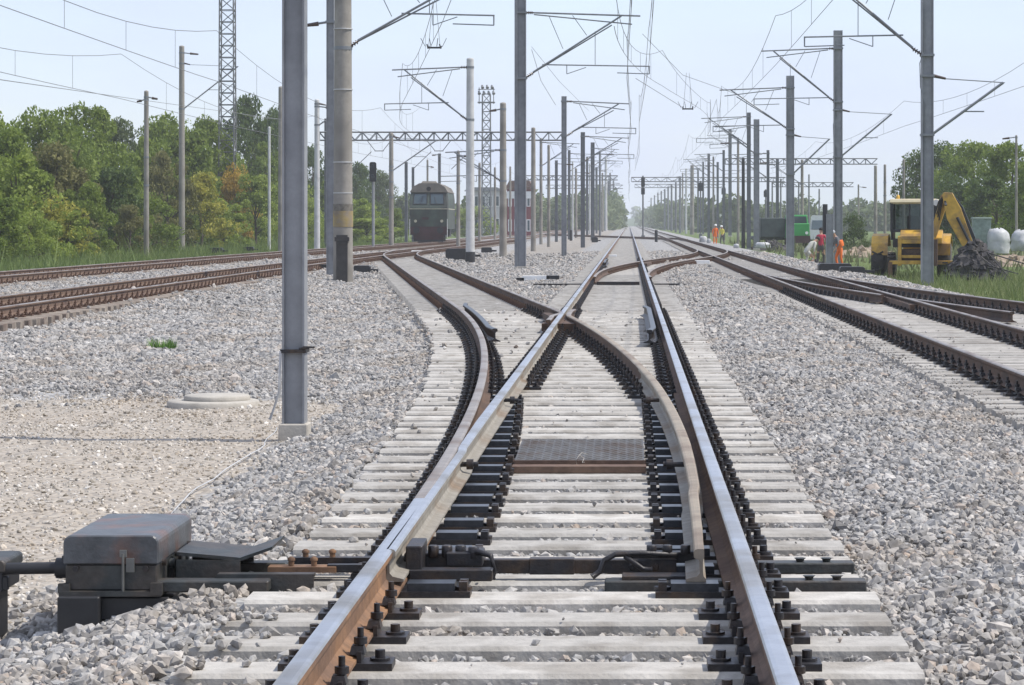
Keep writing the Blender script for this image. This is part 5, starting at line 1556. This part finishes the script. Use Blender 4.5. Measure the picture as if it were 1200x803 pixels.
def wheel(x, y, rr, ww):
    b = MB(); b.lathe((0, 0, 0), [(rr * .62, -ww / 2), (rr * .92, -ww / 2), (rr, -ww * .32), (rr, ww * .32), (rr * .92, ww / 2), (rr * .62, ww / 2)], 22)
    for k in range(16):
        a = 6.283 * k / 16
        for sg in (-1, 1):
            b.box((math.cos(a) * rr, math.sin(a) * rr, sg * ww * .22), (.09, .05, ww * .44), mat=(Matrix.Rotation(a, 4, 'Z') @ Matrix.Rotation(sg * .5, 4, 'X')))
    t = b.build('wheel', M['tyre'], bh, (x, y, rr), (R(90), 0, R(90)))
    b = MB(); b.lathe((0, 0, 0), [(.06, -ww * .34), (rr * .3, -ww * .30), (rr * .62, -ww * .44), (rr * .62, ww * .44), (rr * .3, ww * .30), (.06, ww * .34)], 16); b.build('rim', M['cream'], t)
wheel(-1.22, .75, .70, .46); wheel(1.02, .9, .68, .46); wheel(-1.0, 3.5, .46, .32); wheel(.95, 3.5, .46, .32)
for s in (-1.16, .98):
    b = MB(); q = [(-.80, .95), (-.76, 1.30), (-.45, 1.56), (0, 1.64), (.45, 1.54), (.78, 1.25)]
    b.add([(s - .28, .9 + a, c) for a, c in q] + [(s + .28, .9 + a, c) for a, c in q] + [(s - .28, .9 + a, c - .05) for a, c in q] + [(s + .28, .9 + a, c - .05) for a, c in q],
          [(i, i + 1, 6 + i + 1, 6 + i) for i in range(5)] + [(12 + i, 18 + i, 18 + i + 1, 12 + i + 1) for i in range(5)] + [(i, 12 + i, 12 + i + 1, i + 1) for i in range(5)] + [(6 + i, 6 + i + 1, 18 + i + 1, 18 + i) for i in range(5)] + [(0, 6, 18, 12), (5, 17, 23, 11)])
    b.build('fender', M['yellow'], bh)
# digging arm: boom up from the king post, dipper down behind it, bucket in the heap
b = MB(); b.box((.62, -.75, 1.0), (.5, .5, .9)); b.build('king_post', M['rust_dark'], bh)
b = MB()
A = [(1.04, 2.96), (1.10, 3.05), (1.38, 3.03), (1.68, 2.5), (2.06, 1.4), (1.96, 1.1), (1.76, 1.15), (1.20, 2.15)]
b.prism(A, 'y', -.92, -.64)
b.build('dipper', M['yellow'], bh, bevel=.015)
b = MB(); b.prism([(1.44, 2.94), (1.66, 2.50), (2.12, 1.32), (2.2, 1.2), (2.16, 1.5), (1.74, 2.55)], 'y', -.90, -.62); b.cyl((1.55, -.98, 2.2), (2.0, -.98, 1.3), .05, n=8); b.build('dipper_cylinder', M['black'], bh)
b = MB(); b.prism([(.55, 1.35), (.75, 1.30), (1.25, 2.85), (1.18, 3.02), (.98, 2.95)], 'y', -.60, -.36); b.build('boom', M['yellow'], bh, bevel=.01)
b = MB()
for k in range(4): b.tube([(.80 + .04 * k, -.62, 2.4 - .1 * k), (.92 + .04 * k, -.75, 2.75), (1.10, -.80, 2.95), (1.14 + .02 * k, -.98, 2.6)], .022, 5)
b.build('hose', M['black'], bh)
b = MB(); b.prism([(1.70, 1.15), (2.12, 1.20), (2.05, .70), (1.75, .42), (1.30, .48), (1.18, .62), (1.5, .68), (1.66, .85)], 'y', -1.2, -.45)
for k in range(5): b.box((1.14, -1.14 + .155 * k, .66), (.16, .05, .05))
b.build('bucket', M['oiled'], bh)
b = MB(); b.cyl((.80, -.02, 2.70), (.80, -.12, 2.70), .10, .11, n=10); b.box((.80, .02, 2.72), (.05, .1, .2)); b.build('work_lamp', M['white'], bh)
b = MB(); b.lathe((-.55, .5, 2.84), [(.06, 0), (.06, .05), (.05, .12), (.01, .14)], 8); b.build('beacon', M['yellow'], bh)
# dark heap by the bucket
hp = empty('rubble_heap', (X_at(1142, 88), 88, -.42), 0, 'dark heap of earth and broken rubble under the digging arm', 'rubble heap')
def heap(rx, ry, h, seed, k, m, parent, name, cs=.14):
    r = np.random.default_rng(seed)
    b = MB(); n = 18; vs = [(0, 0, h)]; fs = []
    for ring in range(1, 5):
        for j in range(n):
            a = 6.283 * j / n; q = ring / 4 * (1 + .18 * r.normal() * (ring > 1)); zz = h * (1 - (ring / 4) ** 1.3) + .07 * r.normal() * h
            vs.append((rx * q * math.cos(a), ry * q * math.sin(a), zz if ring < 4 else -.1))
    for j in range(n): fs.append((0, 1 + j, 1 + (j + 1) % n))
    for ring in range(3):
        for j in range(n):
            o = 1 + ring * n; fs.append((o + j, o + n + j, o + n + (j + 1) % n, o + (j + 1) % n))
    b.add(vs, fs); b.build('mound', m, parent)
    b = MB()
    for i in range(k):
        a = r.uniform(0, 6.283); q = math.sqrt(r.uniform(0, 1)); z = h * (1 - q ** 1.3)
        s = cs * math.exp(r.normal(0, .5))
        b.box((rx * q * math.cos(a), ry * q * math.sin(a), z + s * .3), (s * 1.5, s, s * .7), top=.7, mat=Matrix.Rotation(r.uniform(0, 6), 4, Vector(r.normal(size=3)).normalized()))
    o = b.build(name, m, parent); o['kind'] = 'stuff'
M['dark_earth'] = mat('dark_wet_earth', (.04, .037, .04), .9, 0, .45, 3, .03, 8, col2=(.09, .08, .075), c2scale=2)
heap(1.05, .9, 1.35, 5, 520, M['dark_earth'], hp, 'lump', .105)
b = MB(); rr_ = np.random.default_rng(9)
for i in range(5):
    a = rr_.uniform(0, 6.28); b.cyl((math.cos(a) * .5, -.4 + math.sin(a) * .4, .4 + rr_.uniform(0, .7)), (math.cos(a) * 1.6 + .2, -.5 + math.sin(a) * .9, rr_.uniform(-.1, .6)), .022, n=5)
b.build('root', M['dark_earth'], hp)
for (px, Y, rx, h, mm, lb) in ((905, 190, 1.6, .75, 'dark_earth', 'dark earth mound under the white sheet left of the grey mast'), (1015, 150, 2.6, .62, 'concrete', 'pale earth bank between the workers and the backhoe'),
                               (1185, 120, 2.6, .55, 'concrete', 'low pale spoil bank at the right edge below the bales'), (948, 118, .9, .35, 'dark_earth', 'small dark spoil mound at the feet of the crouching worker')):
    e = empty('spoil_heap', (X_at(px, Y), Y, -.42), 0, lb, 'spoil heap')
    heap(rx, rx * .7, h, int(px), 60, mat('spoil_%s' % mm, (.30, .235, .17), .95, 0, .3, 2, .02, 9, col2=(.2, .15, .11)) if mm == 'concrete' else M['dark_earth'], e, 'lump', .10)
def bag(px, py, wpx, hpx, Y, label):
    w_, h = wpx * Y / F, hpx * Y / F
    b = MB(); b.lathe((0, 0, 0), [(w_ * .44, 0), (w_ * .52, h * .2), (w_ * .49, h * .45), (w_ * .5, h * .52), (w_ * .46, h * .8), (w_ * .36, h * .96), (w_ * .1, h)], 14)
    r = np.random.default_rng(int(px)); b.v = [(x * (1 + .06 * r.normal()), y * (1 + .06 * r.normal()), z * (1 + .03 * r.normal())) for x, y, z in b.v]
    o = b.build('bulk_bag', M['sheet'], None, (X_at(px, Y), Y, Z_at(py, Y))); tag(o, label, 'bulk bag')
bag(1170, 297, 27, 29, 125, 'big white bulk bag beside the grey green cabinet')
bag(1198, 294, 26, 24, 128, 'white bulk bag cut by the right edge of the picture')
bag(894, 291, 18, 7, 185, 'white sheet bundle on the dark mound left of the workers')
bag(863, 291, 7, 5, 150, 'small white bag at the foot of the dark stained mast')
bag(824, 284, 9, 7, 200, 'small white bag left of the far orange worker')
bag(831, 285, 5, 5, 195, 'tiny white bag touching the far orange worker')
b = MB(); b.box((0, .3, 1.1), (.86, .5, 2.2)); b.box((0, .3, 2.23), (.96, .6, .07), top=.92); b.box((0, .04, 1.1), (.02, .02, 2.0)); b.box((.1, .03, 1.1), (.05, .03, .1)); b.box((0, .3, .04), (.8, .55, .12))
o = b.build('cabinet', mat('grey_green_paint', (.20, .25, .22), .6), None, (X_at(1151, 125), 125, -.4), bevel=.012); tag(o, 'grey green metal cabinet left of the big white bag', 'cabinet')
# ---------------------------------------------------------------- vehicles and buildings further off
tk = empty('truck', (X_at(921, 200), 200, -.30), R(6), 'green truck with dark windscreen and dark body half hidden by a grey mast', 'truck')
M['truck_green'] = mat('bright_green_paint', (.03, .27, .06), .45, 0, .12, 2)
b = MB(); b.box((.95, .9, 1.30), (1.75, 1.8, 1.15)); b.box((.95, .95, 2.15), (1.65, 1.6, .75), top=.88); b.build('cab', M['truck_green'], tk, bevel=.05)
b = MB(); b.box((.95, .10, 2.12), (1.35, .05, .55), top=.92); b.build('windscreen', M['glass'], tk)
b = MB(); b.box((.95, -.04, .66), (1.8, .2, .55)); b.build('bumper', M['loco_red'], tk)
for s in (-.65, .65):
    b = MB(); b.cyl((.95 + s, -.02, 1.15), (.95 + s, -.06, 1.15), .12, n=10); b.build('headlamp', M['white'], tk)
b = MB(); b.box((-.85, 2.6, 1.55), (1.9, 3.6, 1.5)); b.box((-.2, 3.6, .75), (3.2, 4.6, .3)); b.build('load_body', mat('dark_tarpaulin', (.05, .065, .065), .7, 0, .3, 2), tk, bevel=.05)
for x, y in ((.25, 1.0), (1.65, 1.0), (-1.6, 3.6), (1.2, 4.2)):
    b = MB(); b.cyl((-.13, 0, 0), (.13, 0, 0), .45, n=16); b.build('wheel', M['tyre'], tk, (x, y, .45))
vn = empty('van', (X_at(961, 235), 235, -.3), R(-4), 'white van roof showing above the red worker\'s head', 'van')
b = MB(); b.prism([(-.85, .45), (.85, .45), (.9, 1.5), (.82, 2.45), (.7, 2.6), (-.7, 2.6), (-.82, 2.45), (-.9, 1.5)], 'y', .5, 4.8)
b.prism([(-.85, .45), (.85, .45), (.9, 1.3), (-.9, 1.3)], 'y', -.2, .5); b.build('body', M['white'], vn, bevel=.04)
b = MB(); b.add([(-.78, -.1, 1.35), (.78, -.1, 1.35), (.70, .46, 2.15), (-.70, .46, 2.15), (-.78, .49, 1.35), (.78, .49, 1.35), (.70, .49, 2.15), (-.70, .49, 2.15)], [(0, 1, 2, 3), (0, 3, 7, 4), (1, 5, 6, 2), (3, 2, 6, 7)]); b.build('windscreen', M['glass'], vn)
for x in (-.8, .8):
    for y in (.6, 3.8):
        b = MB(); b.cyl((-.1, 0, 0), (.1, 0, 0), .34, n=14); b.build('wheel', M['tyre'], vn, (x, y, .34))
def house(px0, px1, Y, pyt, dep, wallm, roofm, label, nwin, floors, roofh=.6, name='building'):
    x0, x1 = X_at(px0, Y), X_at(px1, Y); H = Z_at(pyt, Y) + .4; W_ = x1 - x0
    root = empty(name, ((x0 + x1) / 2, Y, -.4), 0, label, 'building')
    b = MB(); b.box((0, dep / 2, H / 2 - .5), (W_, dep, H + 1)); wl = b.build('wall', wallm, root)
    b = MB(); b.prism([(-W_ / 2 - .3, H), (W_ / 2 + .3, H), (W_ / 2 * .8, H + roofh), (-W_ / 2 * .8, H + roofh)], 'y', -.3, dep + .3); b.build('roof', roofm, root)
    for fl in range(floors):
        for i in range(nwin):
            x = -W_ / 2 + W_ * (i + .5) / nwin; z = H * (fl + .55) / floors
            b = MB(); ww, hh = W_ / nwin * .5, H / floors * .45
            for q in (-1, 1):
                b.box((x + q * ww / 2, -.03, z), (.10, .12, hh + .1)); b.box((x, -.03, z + q * hh / 2), (ww, .11, .10))
            wd = b.build('window', M['white'], root)
            b = MB(); b.box((x, .0, z), (ww - .06, .05, hh - .06)); b.build('pane', M['glass'], wd)
    return root
house(546, 587, 420, 224, 12, mat('pale_wall', (.48, .47, .46), .9, 0, .1, .5), mat('grey_roofing', (.25, .25, .26), .8), 'pale grey building behind the white mast', 5, 2)
rb = house(594, 623, 330, 222, 9, mat('dull_red_wall', (.20, .06, .065), .85, 0, .15, .6), mat('brown_roofing', (.16, .10, .08), .85), 'dull red building with brown top behind the tallest grey mast', 4, 2, 1.1)
b = MB(); H = Z_at(222, 330) + .4; b.box((0, -.08, H - .7), (X_at(623, 330) - X_at(594, 330) + .05, .16, .9)); b.build('white_band', M['white'], rb)

# ---------------------------------------------------------------- people
SKIN = mat('skin', (.42, .25, .17), .6)
def person(px, Y, zb, face, lean, crouch, arms, cols, hat, label, hs=1.0):
    """one skinned body; cols = (top, legs, shoes), face = heading in degrees (0 looks at the camera)"""
    V, E, Rr, Mt = [], [], [], []
    def v(p, r_, m_, par=None):
        V.append(Vector(p)); Rr.append(r_); Mt.append(m_)
        if par is not None: E.append((par, len(V) - 1))
        return len(V) - 1
    c = crouch
    pz = .95 - .42 * c; py = .22 * c
    la = R(lean)
    def up(x, y, z):   # upper body point given from the pelvis, leaned forward
        q = Matrix.Rotation(la, 3, 'X') @ Vector((x, y, z)); return (q.x, q.y + py, q.z + pz)
    pel = v((0, py, pz), .135, 1)
    wst = v(up(0, 0, .16), .125, 0, pel); che = v(up(0, 0, .36), .155, 0, wst); sh = v(up(0, .0, .50), .10, 0, che)
    nk = v(up(0, -.01, .58), .055, 2, sh); hd = v(up(0, -.03, .66), .085, 2, nk); hc = v(up(0, -.03, .74), .098, 2, hd); v(up(0, -.02, .81), .07, 2, hc)
    v(up(0, -.135, .705), .014, 2, hd)
    for s in (-1, 1):
        v(up(s * .10, -.02, .70), .018, 2, hd)
        s1 = v(up(s * .17, 0, .49), .068, 0, sh)
        el, wr = arms[0 if s < 0 else 1]
        e1 = v(up(s * el[0], el[1], el[2]), .046, 0, s1); w1_ = v(up(s * wr[0], wr[1], wr[2]), .032, 2, e1)
        d = (Vector(wr) - Vector(el)).normalized()
        pm_ = Vector(wr) + d * .08; pl = v(up(s * pm_.x, pm_.y, pm_.z), .034, 2, w1_)
        for i in range(4):
            f0 = Vector(wr) + d * (.12 + .01 * (1 if i in (1, 2) else 0)) + Vector((0, (-.03 + .02 * i), 0)); f1 = f0 + d * .035 + Vector((-.012, 0, 0)); f2 = f1 + d * .025 + Vector((-.02, 0, 0))
            a = v(up(s * f0.x, f0.y, f0.z), .010, 2, pl); a = v(up(s * f1.x, f1.y, f1.z), .009, 2, a); v(up(s * f2.x, f2.y, f2.z), .008, 2, a)
        t0 = Vector(wr) + d * .06 + Vector((-.02, -.035, 0)); a = v(up(s * t0.x, t0.y, t0.z), .011, 2, pl); t1_ = t0 + d * .035; v(up(s * t1_.x, t1_.y - .01, t1_.z), .009, 2, a)
        st = .06 * s
        h1 = v((s * .10, py, pz - .06), .095, 1, pel)
        kn = v((s * (.13 + .05 * c), -.03 - .32 * c + st, .50 - .04 * c), .062, 1, h1)
        an = v((s * .13, .03 + st + .06 * c, .10), .046, 1, kn)
        he = v((s * .13, .05 + st + .06 * c, .05), .045, 3, an); v((s * .14, -.14 + st + .06 * c, .035), .038, 3, he)
    me = bpy.data.meshes.new('person'); me.from_pydata([tuple(q) for q in V], E, [])
    o = bpy.data.objects.new('person', me); C.objects.link(o)
    sk = o.modifiers.new('skin', 'SKIN'); sk.use_smooth_shade = True
    for i, d in enumerate(me.skin_vertices[0].data): d.radius = (Rr[i], Rr[i]); d.use_root = (i == 0)
    ss = o.modifiers.new('smooth', 'SUBSURF'); ss.levels = 1; ss.render_levels = 1
    dg = bpy.context.evaluated_depsgraph_get()
    nm = bpy.data.meshes.new_from_object(o.evaluated_get(dg))
    o.modifiers.clear(); o.data = nm
    nm.materials.clear()
    for m_ in (cols[0], cols[1], SKIN, cols[2]): nm.materials.append(m_)
    KV = np.array([tuple(q) for q in V])
    for p_ in nm.polygons:
        d = ((KV - np.array(p_.center)) ** 2).sum(1); p_.material_index = Mt[int(d.argmin())]; p_.use_smooth = True
    o.location = (X_at(px, Y), Y, zb); o.rotation_euler = (0, 0, R(face)); o.scale = (hs, hs, hs)
    tag(o, label, 'person', 'track workers')
    hp_ = Vector(up(0, -.015, .775))
    b = MB(); b.lathe((0, 0, 0), [(.112, -.03), (.116, .0), (.105, .05), (.07, .09), (.01, .105)], 12)
    if hat[0] == 'helmet': b.box((0, -.11, -.015), (.15, .10, .015))
    b.build(hat[0], hat[1], o, tuple(hp_), (la, 0, 0))
    for s in (-1, 1):
        b = MB(); b.cyl((0, 0, 0), (0, -.012, 0), .012, n=8); b.build('eye', M['black'], o, up(s * .036, -.122, .735))
    return o
def cloth(name, c): return mat(name, c, .85, 0, .15, 6)
HV = cloth('hi_vis_orange', (.80, .17, .03)); RD = cloth('red_cotton', (.42, .03, .06)); GR = cloth('grey_work_cloth', (.13, .13, .14)); PL = cloth('pale_work_cloth', (.46, .45, .40)); DK = cloth('dark_trousers', (.085, .08, .075)); YV = cloth('hi_vis_yellow', (.62, .55, .10))
HAIR = cloth('dark_hair', (.02, .017, .015)); HELM = cloth('grey_helmet', (.35, .36, .38)); WHELM = cloth('white_helmet', (.75, .75, .72))
down = (((.25, .0, .22), (.26, -.06, -.02)), ((.25, .0, .22), (.26, -.06, -.02)))
reach = (((.24, -.10, .24), (.20, -.30, .10)), ((.24, -.10, .24), (.20, -.30, .10)))
pa = person(984, 115, -.42, -70, 26, .10, reach, (GR, HV, DK), ('helmet', HELM), 'worker in bright orange trousers and dark jacket, stooping right of the grey post')
b = MB(); b.lathe((0, 0, 0), [(.175, 0), (.19, .12), (.18, .26)], 14); v_ = b.build('vest', HV, pa, (0, .03, .98), (R(18), 0, 0))
person(962, 117, -.42, 165, 8, 0, down, (RD, DK, DK), ('hair', HAIR), 'worker in a dark red shirt seen from behind, left of the grey post')
person(947, 116, -.42, 120, 48, .35, reach, (PL, PL, DK), ('hair', HAIR), 'worker in pale work clothes bending low beside the red shirted one')
person(838, 215, -.3, 20, 6, 0, down, (HV, HV, DK), ('helmet', WHELM), 'far small worker all in orange among the right masts')
person(846.5, 218, -.3, -30, 10, 0, reach, (YV, DK, DK), ('helmet', WHELM), 'far small worker in a yellow vest beside the orange one', .95)

# ---------------------------------------------------------------- haze
hz = MB(); hz.box((0, 1450, 14.4), (5600, 3200, 33.6))
hm = bpy.data.materials.new('haze'); hm.use_nodes = True
n, l = hm.node_tree.nodes, hm.node_tree.links
n.remove(n['Principled BSDF'])
pv = n.new('ShaderNodeVolumePrincipled'); pv.inputs['Color'].default_value = (.94, .97, 1.0, 1); pv.inputs['Density'].default_value = .0003
l.new(pv.outputs[0], n['Material Output'].inputs['Volume'])
o = hz.build('haze', hm); tag(o, 'pale summer haze over the yard', kind='stuff')
